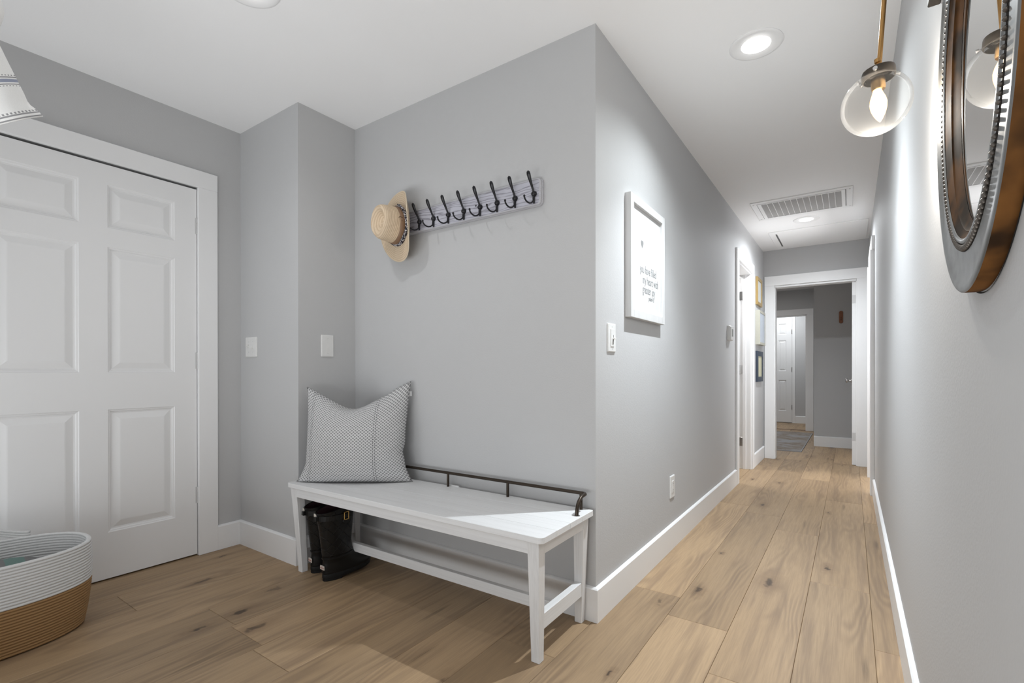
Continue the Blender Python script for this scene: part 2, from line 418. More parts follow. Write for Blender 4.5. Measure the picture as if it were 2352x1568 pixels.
# ------------------------------------------------------------------ six panel doors
def six_panel(name, w, h, th, M, cols, rows, mat, hinges=(), knob=None, hinge_mat=None, both=False):
    """local frame: x along width, y out of the face, z up; M places it."""
    e = struct_empty(name, (0, 0, 0)); e.matrix_world = M
    m = MB(); xs = [0] + [c for r in cols for c in r] + [w]; zs = [0] + [c for r in rows for c in r] + [h]
    faces_y = [0] + ([-th] if both else [])
    holes = [(c[0], c[1], r[0], r[1]) for c in cols for r in rows]
    def isin(x, z): return any(a < x < b and c < z < d_ for a, b, c, d_ in holes)
    for fy in faces_y:
        for i in range(len(xs)-1):
            for j in range(len(zs)-1):
                if isin((xs[i]+xs[i+1])/2, (zs[j]+zs[j+1])/2): continue
                m.add([(xs[i], fy, zs[j]), (xs[i+1], fy, zs[j]), (xs[i+1], fy, zs[j+1]), (xs[i], fy, zs[j+1])], [(0, 1, 2, 3)])
    if not both: m.add([(0, -th, 0), (w, -th, 0), (w, -th, h), (0, -th, h)], [(0, 1, 2, 3)])
    for a, b in (((0, 0), (w, 0)), ((w, 0), (w, h)), ((w, h), (0, h)), ((0, h), (0, 0))):
        m.add([(a[0], 0, a[1]), (b[0], 0, b[1]), (b[0], -th, b[1]), (a[0], -th, a[1])], [(0, 1, 2, 3)])
    m.build('leaf', mat, e, world=False)
    for fy, sg in ((0, -1),) + (((-th, 1),) if both else ()):
        for a, b, c, d_ in holes:
            p = MB(); rings = []
            for ins, dep in ((0, 0), (.003, .0035), (.009, .005), (.013, .0105), (.020, .0115), (.048, .0035), (.052, .003)):
                if (d_ - c) < .15 or (b - a) < .15: ins *= .8
                y = fy + sg * dep
                rings.append([(a+ins, y, c+ins), (b-ins, y, c+ins), (b-ins, y, d_-ins), (a+ins, y, d_-ins)])
            p.loft(rings, cap0=False); p.build('panel', mat, e, world=False)
    for z, hx in hinges:
        hb = MB(); hb.tube([(hx, .005, z-.045), (hx, .005, z-.016)], .0055, 8); hb.tube([(hx, .005, z-.0145), (hx, .005, z+.0145)], .0055, 8); hb.tube([(hx, .005, z+.016), (hx, .005, z+.045)], .0055, 8)
        hb.box(hx-.012, hx+.012, -.004, .0008, z-.045, z+.045)
        hb.build('hinge', hinge_mat or M_hinge, e, world=False, smooth=True, angle=40)
    if knob:
        kx, kz = knob
        kb = MB()
        for sg, y0 in ((1, 0), (-1, -th)):
            Mk = Matrix.Translation((kx, y0, kz)) @ Matrix.Rotation(-PI/2*sg, 4, 'X')
            kb.lathe([(.031, 0), (.031, .004), (.026, .008), (.011, .010), (.010, .028), (.017, .034), (.026, .044), (.027, .054), (.020, .062), (.001, .064)], 24, M=Mk)
        kb.build('knob', M_nickel, e, world=False, smooth=True, angle=50)
    return e
def frame_mat(o, ux, uy):   # ux: direction of the width, uy: out of the face
    ux, uy, uz = Vector(ux), Vector(uy), Vector((0, 0, 1))
    return Matrix(((ux.x, uy.x, 0, o[0]), (ux.y, uy.y, 0, o[1]), (0, 0, 1, o[2]), (0, 0, 0, 1)))
ROWS = [(.225, .828), (1.010, 1.625), (1.720, 1.930)]
# width measured from the left jamb (y = .331) towards the hinges (y = 1.2355); face at x = XD
six_panel('door_1', .9045, 2.026, .04, frame_mat((XD - .001, .331, .008), (0, 1, 0), (1, 0, 0)), [(.110, .399), (.508, .797)], ROWS, M_door,
          hinges=[(1.823, .9085), (1.075, .9085), (.328, .9085)])
six_panel('door_2', .70, 2.02, .035, frame_mat((XH - .13, 5.575, .008), (-1, 0, 0), (0, -1, 0)), [(.10, .30), (.40, .60)], ROWS, M_door,
          hinges=[(1.82, -.0), (1.06, -.0), (.30, -.0)], hinge_mat=M_nickel)
six_panel('door_3', .78, 2.00, .035, frame_mat((.008, 6.455 + .03, .006), (0, 1, 0), (-1, 0, 0)), [(.11, .335), (.445, .67)], ROWS, M_door, knob=(.715, .905), both=True)
six_panel('door_4', .78, 2.08, .035, frame_mat((-1.745, 11.136, .012), (1, 0, 0), (0, -1, 0)), [(.11, .345), (.545 - .0, .685)], [(.225, .84), (1.02, 1.63), (1.75, 1.965)], M_door,
          hinges=[(1.80, .782), (1.05, .782), (.30, .782)], hinge_mat=M_nickel)
boards('trim_8', [('jamb', XR-.004, XR+.122, 5.055, 5.075, 0, 2.025), ('jamb', XR-.004, XR+.122, 5.803, 5.823, 0, 2.025), ('head_jamb', XR-.004, XR+.122, 5.055, 5.823, 2.012, 2.032)])
# hinge plates on the edge of the open hall door, on its jamb and on the far jamb
d3 = bpy.data.objects['door_3']
for z in (1.805, .310):
    m = MB(); m.box(.010, .040, 6.4835, 6.4850, z-.045, z+.045); m.tube([(.046, 6.478, z-.045), (.046, 6.478, z+.045)], .005, 8)
    for k in (-.028, 0.004, .03): m.tube([(.027, 6.4836, z+k), (.027, 6.4822, z+k)], .003, 8)
    h_ = m.build('hinge', M_hinge, None); h_.parent = d3; h_.matrix_parent_inverse = d3.matrix_world.inverted()
t6 = bpy.data.objects['trim_6']
for z in (1.776, 1.036, .295): MB().box(-.6475, -.645, 9.83, 9.885, z-.05, z+.05).build('hinge', M_nickel, t6)
t3 = bpy.data.objects['trim_3']
for z in (1.815, .285): MB().box(XH-.118, XH-.08, 5.5925, 5.595, z-.045, z+.045).build('hinge', M_nickel, t3, bevel=.001)
MB().box(XH-.118, XH-.08, 5.5925, 5.595, 1.0, 1.09).build('hinge', M_hinge, t3, bevel=.001)

# ------------------------------------------------------------------ ceiling: downlights, grille, hatch
def emis(name, col, st):
    t = NT(name); t.t.nodes.remove(t.b); e = t.n('ShaderNodeEmission'); e.inputs[0].default_value = (*col, 1); e.inputs[1].default_value = st
    t.l(e.outputs[0], t.out.inputs[0]); return t.m
M_lens = emis('lit_lens', (1, .98, .95), 6)
for (x, y, lab) in ((-.340, 2.352, 'white round recessed ceiling downlight nearest the glass globe wall light'),
                    (-.345, 5.320, 'small white recessed ceiling downlight just beyond the air return grille'),
                    (-1.826, .930, 'lit recessed ceiling downlight cut off by the top edge above the entry')):
    e = thing('downlight', lab, 'ceiling light', (x, y, H), group='recessed downlights')
    MB().lathe([(.106, 0), (.106, -.003), (.102, -.006), (.094, -.006), (.058, -.0025), (.056, 0)], 48).build('trim_ring', M_trim, e, world=False, smooth=True, angle=50)
    MB().lathe([(.058, -.0030), (.040, -.0045), (.001, -.005)], 40, cap1=True).build('lens', M_lens, e, world=False, smooth=True)

e = thing('return_air_grille', 'white rectangular air return grille set in the hall ceiling', 'vent', (-.345, 4.825, H))
m = MB(); X0, X1, Y0, Y1 = -.704, .012, 4.543, 5.107
for b in ((X0, X1, Y0, Y0+.045), (X0, X1, Y1-.045, Y1), (X0, X0+.045, Y0+.045, Y1-.045), (X1-.045, X1, Y0+.045, Y1-.045)): m.box(*b, H-.008, H)
m.build('frame', M_trim, e, bevel=.002)
m = MB(); a, b, c, d_ = X0+.075, X1-.075, Y0+.065, Y1-.065
for q in ((X0+.049, X1-.049, Y0+.049, c), (X0+.049, X1-.049, d_, Y1-.049), (X0+.049, a, c, d_), (b, X1-.049, c, d_)): m.box(*q, H-.010, H)
m.build('inner_frame', M_trim, e)
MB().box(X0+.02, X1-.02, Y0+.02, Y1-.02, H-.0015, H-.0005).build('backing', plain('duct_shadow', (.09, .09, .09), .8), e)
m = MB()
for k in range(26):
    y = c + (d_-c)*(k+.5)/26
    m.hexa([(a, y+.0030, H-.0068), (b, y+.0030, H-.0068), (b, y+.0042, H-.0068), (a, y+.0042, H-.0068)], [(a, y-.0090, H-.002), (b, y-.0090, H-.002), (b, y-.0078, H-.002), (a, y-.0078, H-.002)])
tag(m.build('louvres', plain('shaded_louvre_paint', (.44, .44, .44), .6), e), kind='stuff')  # blade grey has the shade of the gaps mixed into it
for k in range(1, 13):
    x = a + (b-a)*k/13
    MB().box(x-.002, x+.002, c, d_, H-.0095, H-.006).build('divider_bar', M_trim, e)
for sx in (X0+.02, X1-.02):
    for sy in (Y0+.05, Y1-.05): MB().lathe([(.006, 0), (.005, -.002), (.001, -.0025)], 10, (sx, sy, H-.008)).build('screw', M_hinge, e)

e = thing('attic_hatch', 'flush white attic hatch panel with a dark pull slot in the ceiling', 'hatch', (-.28, 5.98, H))
MB().box(-.70, .135, 5.61, 6.37, H-.006, H).build('panel', M_ceil, e, bevel=.002)
m = MB(); m.box(-.643, -.628, 5.70, 6.275, H-.0068, H-.0062); m.build('slot', plain('slot_shadow', (.16, .16, .16), .8), e)
MB().box(-.643, -.628, 6.255, 6.275, H-.0085, H-.0068).build('pull', M_dark, e)

# ------------------------------------------------------------------ switches, outlet, thermostat
def plate(name, lab, cat, axis, pos, w_, h_, sgn=1):
    """axis: 'x+' plate lies on a wall whose room side is +x, 'y-' room side is -y; pos = centre on the wall"""
    e = thing(name, lab, cat, pos)
    e.rotation_euler = (0, 0, PI/2 if axis == 'x+' else (PI if axis == 'y+' else 0))
    m = MB(); m.loft([[(x, 0, z) for x, z in rrect(0, 0, w_, h_, .004)], [(x, -.004, z) for x, z in rrect(0, 0, w_, h_, .004)], [(x, -.0065, z) for x, z in rrect(0, 0, w_-.008, h_-.008, .003)]])
    m.build('cover_plate', M_plate, e, world=False)
    return e
def screws(e, pts):
    for x, z in pts:
        MB().lathe([(.003, 0), (.0028, .0012), (.0005, .0014)], 10, (x, -.0063, z), Matrix.Rotation(PI/2, 4, 'X')).build('screw', M_hinge, e, world=False)
# local +x of 'y-' plates is world +x; of 'x+' plates local +x is world +y and local -y is world +x
e = plate('light_switch', 'white double toggle switch plate in the corner beside the entry door', 'switch', 'y-', (-2.866, YC, 1.165), .122, .116)
for sx, up in ((-.023, 1), (.023, -1)):
    m = MB(); m.box(sx-.006, sx+.006, -.0075, -.006, -.014, .014); m.build('toggle_slot', M_plate, e, world=False)
    m = MB(); m.hexa([(sx-.0045, -.006, -.005), (sx+.0045, -.006, -.005), (sx+.0045, -.006, .005), (sx-.0045, -.006, .005)],
                     [(sx-.0035, -.021, up*.009-.003), (sx+.0035, -.021, up*.009-.003), (sx+.0035, -.021, up*.009+.003), (sx-.0035, -.021, up*.009+.003)]); m.build('toggle', M_plate, e, world=False)
screws(e, [(-.023, .03), (-.023, -.03), (.023, .03), (.023, -.03)])
e = plate('blank_plate', 'plain white blank cover plate on the narrow wall above the cushion', 'wall plate', 'x+', (XC, 1.6465, 1.164), .078, .121)
screws(e, [(0, .041), (0, -.041)])
e = plate('dimmer_switch', 'white slider dimmer switch below the framed saying', 'switch', 'x+', (XH, 1.989, 1.166), .084, .124)
MB().loft([[(x, -.006, z) for x, z in rrect(0, 0, .040, .078, .003)], [(x, -.0095, z) for x, z in rrect(0, 0, .036, .074, .003)]]).build('dimmer_body', M_plate, e, world=False)
MB().box(.004, .0062, -.0105, -.009, -.028, .012).build('slider_slot', M_dark, e, world=False)
MB().box(-.002, .013, -.020, -.009, -.006, .000).build('slider', M_plate, e, world=False, bevel=.001)
screws(e, [(0, .048), (0, -.048)])
e = plate('wall_outlet', 'white electrical outlet low on the hall wall above the baseboard', 'outlet', 'x+', (XH, 2.866, .352), .080, .128)
MB().loft([[(x, -.006, z) for x, z in rrect(0, 0, .036, .070, .003)], [(x, -.0085, z) for x, z in rrect(0, 0, .034, .068, .003)]]).build('receptacle', M_plate, e, world=False)
m = MB()
for z in (.018, -.018):
    for x in (-.006, .006): m.box(x-.001, x+.001, -.0092, -.0082, z-.004, z+.004)
    m.tube([(0, -.0092, z-.010), (0, -.0082, z-.010)], .0022, 8)
m.build('slots', plain('slot_grey', (.35, .35, .34), .6), e, world=False)
screws(e, [(0, 0)])
e = thing('thermostat', 'small white thermostat with grey screen beside the hall door', 'thermostat', (XH, 4.47, 1.345)); e.rotation_euler = (0, 0, PI/2)
MB().loft([[(x, 0, z) for x, z in rrect(0, 0, .125, .128, .01)], [(x, -.014, z) for x, z in rrect(0, 0, .125, .128, .01)], [(x, -.030, z) for x, z in rrect(0, 0, .108, .112, .01)]]).build('housing', M_plate, e, world=False)
MB().loft([[(x, -.0295, z) for x, z in rrect(.01, .004, .062, .064, .004)], [(x, -.0312, z) for x, z in rrect(.01, .004, .06, .062, .004)]]).build('screen', plain('lcd_grey', (.33, .34, .33), .25), e, world=False)

# ------------------------------------------------------------------ framed saying on the hall wall
def text_mesh(txt, size, name, mat, parent, M, sx=1, sy=1, ext=.0004, align='LEFT', spacing=1.0):
    cu = bpy.data.curves.new(name, 'FONT'); cu.body = txt; cu.size = size; cu.extrude = ext; cu.align_x = align; cu.resolution_u = 3; cu.space_character = spacing
    o = bpy.data.objects.new(name, cu); COL.objects.link(o)
    dg = bpy.context.evaluated_depsgraph_get(); me = bpy.data.meshes.new_from_object(o.evaluated_get(dg))
    bpy.data.objects.remove(o)
    me.transform(M @ Matrix.Diagonal((sx, sy, 1, 1))); me.materials.clear(); me.materials.append(mat); me.name = name
    r = bpy.data.objects.new(name, me); COL.objects.link(r); r.parent = parent
    return r
def picture_frame(name, lab, y0, y1, z0, z1, depth, fw, mats, pic=None, recess=.012, cat='picture frame'):
    e = thing(name, lab, cat, (XH, (y0+y1)/2, z0))
    m1, m2 = mats
    for i, (a, b, c, d_) in enumerate(((y0, y0+fw, z0, z1), (y1-fw, y1, z0, z1), (y0+fw, y1-fw, z1-fw, z1), (y0+fw, y1-fw, z0, z0+fw))):
        MB().box(XH, XH+depth, a, b, c, d_).build('frame_side', m1, e, bevel=.0012)
    MB().box(XH+.001, XH+depth-recess, y0+fw*.9, y1-fw*.9, z0+fw*.9, z1-fw*.9).build('picture', m2, e)
    return e
M_fr = white_wood('white_frame_wood', 'z', (.64, .64, .64), (.50, .50, .49), .45, 4, 60)
M_ink = plain('grey_ink', (.20, .20, .20), .8)
fe = picture_frame('framed_saying', 'white wood framed hand lettered saying with a small grey heart', 2.150, 2.642, 1.272, 1.846, .030, .038, (M_fr, plain('white_board', (.62, .62, .62), .6)), recess=.014)
xt = XH + .0163
Mt = lambda y, z: Matrix.Translation((xt - fe.location.x, y - fe.location.y, z - fe.location.z)) @ Matrix(((0, 0, 1, 0), (1, 0, 0, 0), (0, 1, 0, 0), (0, 0, 0, 1)))
for txt, y, z, sz in (('you have filled', 2.300, 1.505, .0405), ('my heart with', 2.338, 1.455, .0405), ('greater joy', 2.338, 1.408, .0405), ('psalm 4:7', 2.425, 1.378, .022)):
    text_mesh(txt, sz, 'lettering', M_ink, fe, Mt(y, z), 1.0, 1.45, spacing=1.02)
m = MB(); hp = []
for k in range(28):
    a = 2*PI*k/28; hp.append((2.332 + .0165*math.sin(a)**3, 1.645 + .0185*(13*math.cos(a)-5*math.cos(2*a)-2*math.cos(3*a)-math.cos(4*a))/13))
m.prism(hp, 'x', xt-.0003, xt+.0006); m.build('heart', M_ink, fe)

M_goldf = plain('gilt_frame', (.42, .29, .11), .4, .3); M_paper = plain('print_paper', (.62, .63, .60), .6)
picture_frame('picture_frame', 'narrow gilt frame, topmost of three pictures beside the far doorway', 5.90, 6.24, 1.755, 2.060, .022, .035, (M_goldf, M_paper), cat='picture', recess=.008)
picture_frame('picture_frame', 'deep cream sided frame, middle one of three pictures beside the far doorway', 5.885, 6.30, 1.315, 1.690, .045, .028, (plain('cream_frame', (.46, .45, .38), .5), plain('blue_grey_print', (.50, .55, .62), .4)), cat='picture', recess=.004)
picture_frame('picture_frame', 'navy blue frame, lowest of three pictures beside the far doorway', 5.90, 6.30, .908, 1.246, .022, .055, (plain('navy_frame', (.035, .05, .075), .5), plain('cream_print', (.62, .60, .42), .5)), cat='picture', recess=.008)

# ------------------------------------------------------------------ coat rack
e = thing('coat_rack', 'long limed wood coat rack board with black double hooks above the bench', 'coat rack', (-1.59, YB, 1.745))
RX0, RX1, RZ0, RZ1 = -2.075, -1.102, 1.744, 1.864
o_ = rrect((RX0+RX1)/2, (RZ0+RZ1)/2, RX1-RX0, RZ1-RZ0, .018, 5)
i_ = rrect((RX0+RX1)/2, (RZ0+RZ1)/2, RX1-RX0-.020, RZ1-RZ0-.014, .012, 5)
i2 = rrect((RX0+RX1)/2, (RZ0+RZ1)/2, RX1-RX0-.024, RZ1-RZ0-.018, .010, 5)
mm = rrect((RX0+RX1)/2, (RZ0+RZ1)/2, RX1-RX0-.004, RZ1-RZ0-.004, .017, 5)
MB().loft([[(x, YB-.001, z) for x, z in o_], [(x, YB-.011, z) for x, z in o_], [(x, YB-.0125, z) for x, z in mm], [(x, YB-.0245, z) for x, z in mm],
           [(x, YB-.0265, z) for x, z in rrect((RX0+RX1)/2, (RZ0+RZ1)/2, RX1-RX0-.008, RZ1-RZ0-.008, .015, 5)], [(x, YB-.0265, z) for x, z in i_], [(x, YB-.0225, z) for x, z in i2]], cap1=False).build('rim', M_rackrim, e)
MB().prism(i2, 'y', YB-.0228, YB-.004).build('board', M_rack, e)
def hook_mb():
    m = MB(); yb = -.0225
    m.lathe([(.0125, -.003), (.0128, .002), (.011, .0075), (.007, .0115), (.001, .013)], 20, (0, yb-.003, 0), Matrix.Rotation(PI/2, 4, 'X'))
    P = [(0, yb-.006, .006), (0, yb-.012, .016), (0, yb-.021, .030), (0, yb-.032, .046), (0, yb-.041, .060), (0, yb-.047, .072), (0, yb-.051, .081), (0, yb-.0525, .0855)]
    m.tube(P, [(.0050, .0045), (.0046, .0042), (.0052, .0044), (.0066, .0050), (.0084, .0058), (.0094, .006), (.0078, .005), (.002, .002)], 12)
    m.tube([(0, yb-.005, -.006), (0, yb-.007, -.020), (0, yb-.007, -.036), (0, yb-.004, -.042)], [(.0062, .0052), (.0062, .005), (.0056, .0046), (.003, .003)], 10)
    Q = [(0, yb-.008, -.028), (0, yb-.016, -.038), (0, yb-.028, -.046), (0, yb-.042, -.0505), (0, yb-.056, -.0505), (0, yb-.068, -.047), (0, yb-.077, -.0405), (0, yb-.081, -.033)]
    m.tube(Q, [.0036]*len(Q), 10)
    m.lathe([(.001, -.0052), (.004, -.0036), (.0052, 0), (.004, .0036), (.001, .0052)], 12, (0, yb-.081, -.0305))
    return m
hk = hook_mb().build('hook', M_black, e, world=False, smooth=True, angle=60)
hk.location = Vector((-1.137, YB, 1.795)) - e.location
for k in range(1, 9):
    c = hk.copy(); COL.objects.link(c); c.parent = e; c.location = Vector((-1.137 - .1*k, YB, 1.795)) - e.location
# anchor holes beside the rack
M_hole = plain('nail_hole', (.03, .03, .03), .9)
wb = bpy.data.objects['wall_back']
for x, z, r_ in ((-1.497, 1.894, .0045), (-1.488, 1.880, .003), (-1.483, 1.877, .0022), (-1.490, 1.873, .0018)):
    MB().lathe([(r_, -.0004), (r_*.6, .0004), (.0002, .0005)], 9, (x, YB, z), Matrix.Rotation(PI/2, 4, 'X')).build('nail_hole', M_hole, wb)
MB().lathe([(.0045, 0), (.003, .0006), (.0003, .0006)], 10, (-1.465, YB-.0230, 1.808), Matrix.Rotation(PI/2, 4, 'X')).build('wood_knot', M_hole, e)

# ------------------------------------------------------------------ straw hat
def straw(name, ring):
    t = NT(name); c = t.coord('Object')
    sep = t.n('ShaderNodeSeparateXYZ'); t.l(c, sep.inputs[0])
    if ring:
        d2 = t.math('SQRT', t.math('ADD', t.math('MULTIPLY', t.math('POWER', sep.outputs[0], 2), 1.6), t.math('POWER', sep.outputs[1], 2)))
        ph = t.math('MULTIPLY', d2, 2*PI/.0105)
    else:
        ph = t.math('MULTIPLY', t.math('ADD', sep.outputs[2], t.math('MULTIPLY', sep.outputs[1], .12)), 2*PI/.0085)
    g = t.math('ADD', t.math('MULTIPLY', t.math('SINE', ph), .5), .5)
    n = t.noise(t.coord('Object'), 90, 2); n2 = t.noise(c, 420, 2)
    col = t.mix(n, (.60, .46, .32), (.72, .58, .42))
    col = t.mix(t.math('MULTIPLY', t.smooth(g, .55, .05), .5), col, (.38, .25, .145))
    col = t.mix(t.math('MULTIPLY', n2, .35), col, (.80, .70, .55))
    t.set(col, .7, 0, .2); t.bump(t.math('ADD', g, n2), .45, .0015); return t.m
hat = thing('straw_hat', 'tan woven straw hat with dark patterned band hanging on the coat rack', 'hat', (-1.943, 1.764, 1.780))
# local frame: z = crown direction (out of the wall), y = up along the wall, x = along the wall
hatM = Matrix.Rotation(math.radians(-9), 4, 'Z') @ Matrix.Rotation(math.radians(90), 4, 'X') @ Matrix.Rotation(math.radians(6), 4, 'Z')
hat.rotation_euler = hatM.to_euler()
NA = 72
def brim_pt(a, f, off=0):
    bx, by = .080 + (.150-.080)*f, .096 + (.183-.096)*f
    x, y = bx*math.cos(a), by*math.sin(a)
    curl = (.050 if math.cos(a) > 0 else .016)*f*f*math.cos(a)**2 - .010*f*f*math.sin(a)**2
    return (x, y, curl + off)
m = MB(); fs_ = [0, .15, .3, .45, .6, .75, .88, .97, 1]
m.loft([[brim_pt(2*PI*k/NA, f, .0012) for k in range(NA)] for f in fs_] + [[brim_pt(2*PI*k/NA, 1.012, 0) for k in range(NA)]] + [[brim_pt(2*PI*k/NA, f, -.0012) for k in range(NA)] for f in reversed(fs_)], False, False)
m.build('brim', straw('straw_brim', True), hat, world=False, smooth=True)
m = MB(); m.loft([[tuple(Vector(brim_pt(2*PI*k/NA, 1.0)) + Vector((.0022*math.cos(b)*math.cos(2*PI*k/NA), .0022*math.cos(b)*math.sin(2*PI*k/NA), .0026*math.sin(b)))) for k in range(NA)] for b in [2*PI*j/6 for j in range(7)]], False, False)
m.build('brim_edge', plain('straw_edge', (.66, .56, .42), .7), hat, world=False, smooth=True)
rings = []
CRH = .126
for f in [0, .1, .2, .32, .45, .58, .7, .8, .88, .94, .98, 1.0]:
    k_ = (1 - .11*f) * (1 if f < .8 else math.sqrt(max(0, 1-((f-.8)/.2)**2))*.14+.86)
    rings.append((f, k_))
def crown_pt(a, f, k_):
    ca, sa = math.cos(a), math.sin(a)
    # teardrop: pinched towards one end (the front), z dent along the middle
    pinch = 1 - .34*max(0, f-.25)*max(0, -sa)**2*abs(ca)**.6*1.4
    x, y = .083*k_*ca*pinch, .0975*k_*sa
    return (x, y, CRH*f)
top = []
m = MB(); RR = [[crown_pt(2*PI*k/NA, f, k_) for k in range(NA)] for f, k_ in rings]
for q in (.86, .70, .52, .34, .17):     # top surface sinks into a teardrop dent
    ring = []
    for k in range(NA):
        x, y, z = RR[len(rings)-1][k]
        ring.append((x*q, y*q + .0*q, CRH - .040*min(1, (1-q)*1.6)**1.3*(.8 + .2*math.sin(2*PI*k/NA))))
    top.append(ring)
m.loft(RR + top, False, True)
m.build('crown', straw('straw_crown', False), hat, world=False, smooth=True)
def band(f0, f1, off, mat, name, wav=0):
    m = MB(); R_ = []
    for f, o in ((f0, 0), (f0, off), ((f0+f1)/2, off*1.25), (f1, off), (f1, 0)):
        R_.append([(lambda p, a: (p[0]*(1+o/.083)+0, p[1]*(1+o/.095), p[2] + wav*math.sin(5*a)))(crown_pt(2*PI*k/NA, f, 1-.11*f), 2*PI*k/NA) for k in range(NA)])
    m.loft(R_, False, False); return m.build(name, mat, hat, world=False, smooth=True)
tl = plain('brown_leather', (.22, .13, .075), .55); band(.05, .34, .002, tl, 'leather_band')
tf = NT('floral_scarf'); c = tf.coord('Object'); v1 = tf.noise(c, 150, 3, .6, .8); v2 = tf.noise(c, 60, 2)
tf.set(tf.mix(tf.smooth(v1, .50, .56), tf.mix(tf.smooth(v2, .55, .7), (.018, .02, .03), (.10, .05, .06)), (.62, .60, .62)), .8, 0, .2)
band(.005, .15, .007, tf.m, 'scarf_band', .002)
m = MB(); m.tube([(.070, .040, .016), (.074, .058, .020), (.066, .076, .024), (.050, .090, .022), (.040, .098, .030)], [(.004, .003), (.007, .004), (.006, .004), (.006, .003), (.002, .001)], 8)
m.tube([(.070, .050, .018), (.080, .066, .026), (.076, .080, .034)], [(.004, .003), (.006, .003), (.001, .001)], 8); m.build('scarf_knot', tf.m, hat, world=False, smooth=True)
m = MB(); m.tube([(.083, .012, .030), (.081, .016, .045), (.079, .010, .052)], .0014, 6); m.tube([(.080, -.008, .022), (.082, -.004, .036), (.080, .004, .036)], .0014, 6); m.build('cord', plain('dark_cord', (.09, .05, .03), .7), hat, world=False)

# ------------------------------------------------------------------ bench
BL, BD, BZ = 1.508, .412, .4575
bench = thing('bench', 'long whitewashed wooden bench with tapered legs and a metal back rail', 'bench', (-.8535, 1.4075, 0), rz=.0135)
# local: x from -BL (left) to 0 (right), y from 0 (front) to BD (back)
def top_board(y0, y1, first, last):
    pts = []
    g = .0005
    r_ = .022
    def arc(cx, cy, a0, r=r_):
        return [(cx + r*math.cos(math.radians(a0+90*k/6)), cy + r*math.sin(math.radians(a0+90*k/6))) for k in range(7)]
    pts += arc(-BL+r_, y0+r_, 180) + arc(-r_, y0+r_, 270) if first else [(-BL, y0+g), (0, y0+g)]
    if last: pts += arc(-.008, y1-.008, 0, .008) + arc(-BL+.008, y1-.008, 90, .008)
    else: pts += [(0, y1-g), (-BL, y1-g)]
    MB().prism(pts, 'z', BZ-.0225, BZ).build('top_board', M_benchx, bench, world=False, bevel=.0012)
for k in range(4): top_board(BD*k/4, BD*(k+1)/4, k == 0, k == 3)
ZT = BZ - .0225
def leg(sx, back):
    # offsets measured inwards from the ends and the front / back
    def X(v): return -v if sx else -BL + v
    if not back: t_ = (.020, .068, .010, .056); b_ = (.037, .071, .042, .074)
    else: t_ = (.020, .068, BD-.050, BD-.004); b_ = (.037, .069, BD-.036, BD-.008)
    def q(o, z):
        a, b = sorted((X(o[0]), X(o[1]))); return [(a, o[2], z), (b, o[2], z), (b, o[3], z), (a, o[3], z)]
    mid = tuple(t_[i]*.80 + b_[i]*.20 for i in range(4))
    m = MB(); m.loft([q(b_, 0), q(b_, .02), q(mid, ZT-.07), q(t_, ZT)]); m.build('leg', M_benchz, bench, world=False, bevel=.0015)
for sx in (1, 0):
    for bk in (0, 1): leg(sx, bk)
AZ0 = ZT - .046
MB().box(-BL+.066, -.066, .014, .034, AZ0, ZT).build('apron', M_benchx, bench, world=False, bevel=.001)
MB().box(-BL+.066, -.066, BD-.034, BD-.014, AZ0, ZT).build('apron', M_benchx, bench, world=False, bevel=.001)
MB().box(-.044, -.024, .054, BD-.048, AZ0-.004, ZT).build('apron', M_benchy, bench, world=False, bevel=.001)
MB().box(-BL+.024, -BL+.044, .054, BD-.048, AZ0-.004, ZT).build('apron', M_benchy, bench, world=False, bevel=.001)
for xa, xb in ((-.062, -.0345), (-BL+.0345, -BL+.062)):
    MB().box(xa, xb, .058, BD-.040, .112, .168).build('stretcher', M_benchy, bench, world=False, bevel=.0015)
MB().box(-BL+.060, -.060, .192, .216, .107, .150).build('long_stretcher', M_benchx, bench, world=False, bevel=.0015)
for x in (-.047, -.41, -.765, -1.12, -1.461):
    MB().tube([(x, BD-.020, BZ-.001), (x, BD-.020, BZ+.067)], .0065, 12).build('rail_post', M_bronze, bench, world=False, smooth=True, angle=60)
for x in (-1.461, -1.12, -.765, -.41, -.047): pass
path = []
def bend(sg, xe):
    P = []
    for k in range(9):
        a = PI/2*k/8; P.append((xe + sg*.018*math.sin(a) - sg*.0, BD-.020-.018*(1-math.cos(a)), BZ+.067))
    for k in range(1, 11):
        a = PI/2*k/10; P.append((xe + sg*.018, BD-.042-.060*math.sin(a)-.006, BZ+.067-.056*(1-math.cos(a))))
    P.append((xe + sg*.018, BD-.110, BZ+.001)); return P
right = bend(1, -.040); left = bend(-1, -BL+.040)
MB().tube(list(reversed(left)) + right, .0072, 12).build('back_rail', M_bronze, bench, world=False, smooth=True, angle=60)
for xe in (-.040+.018, -BL+.040-.018):
    MB().lathe([(.013, 0), (.013, .0012), (.008, .002)], 16, (xe, BD-.110, BZ)).build('rail_flange', M_nickel, bench, world=False)
MB().box(-.780, -.712, BD-.006, BD+.001, BZ, BZ+.006).build('wall_clip', M_trim, bench, world=False)
for fx, fy in ((-.054, .058), (-.053, BD-.022), (-BL+.054, .058), (-BL+.053, BD-.022)): pass

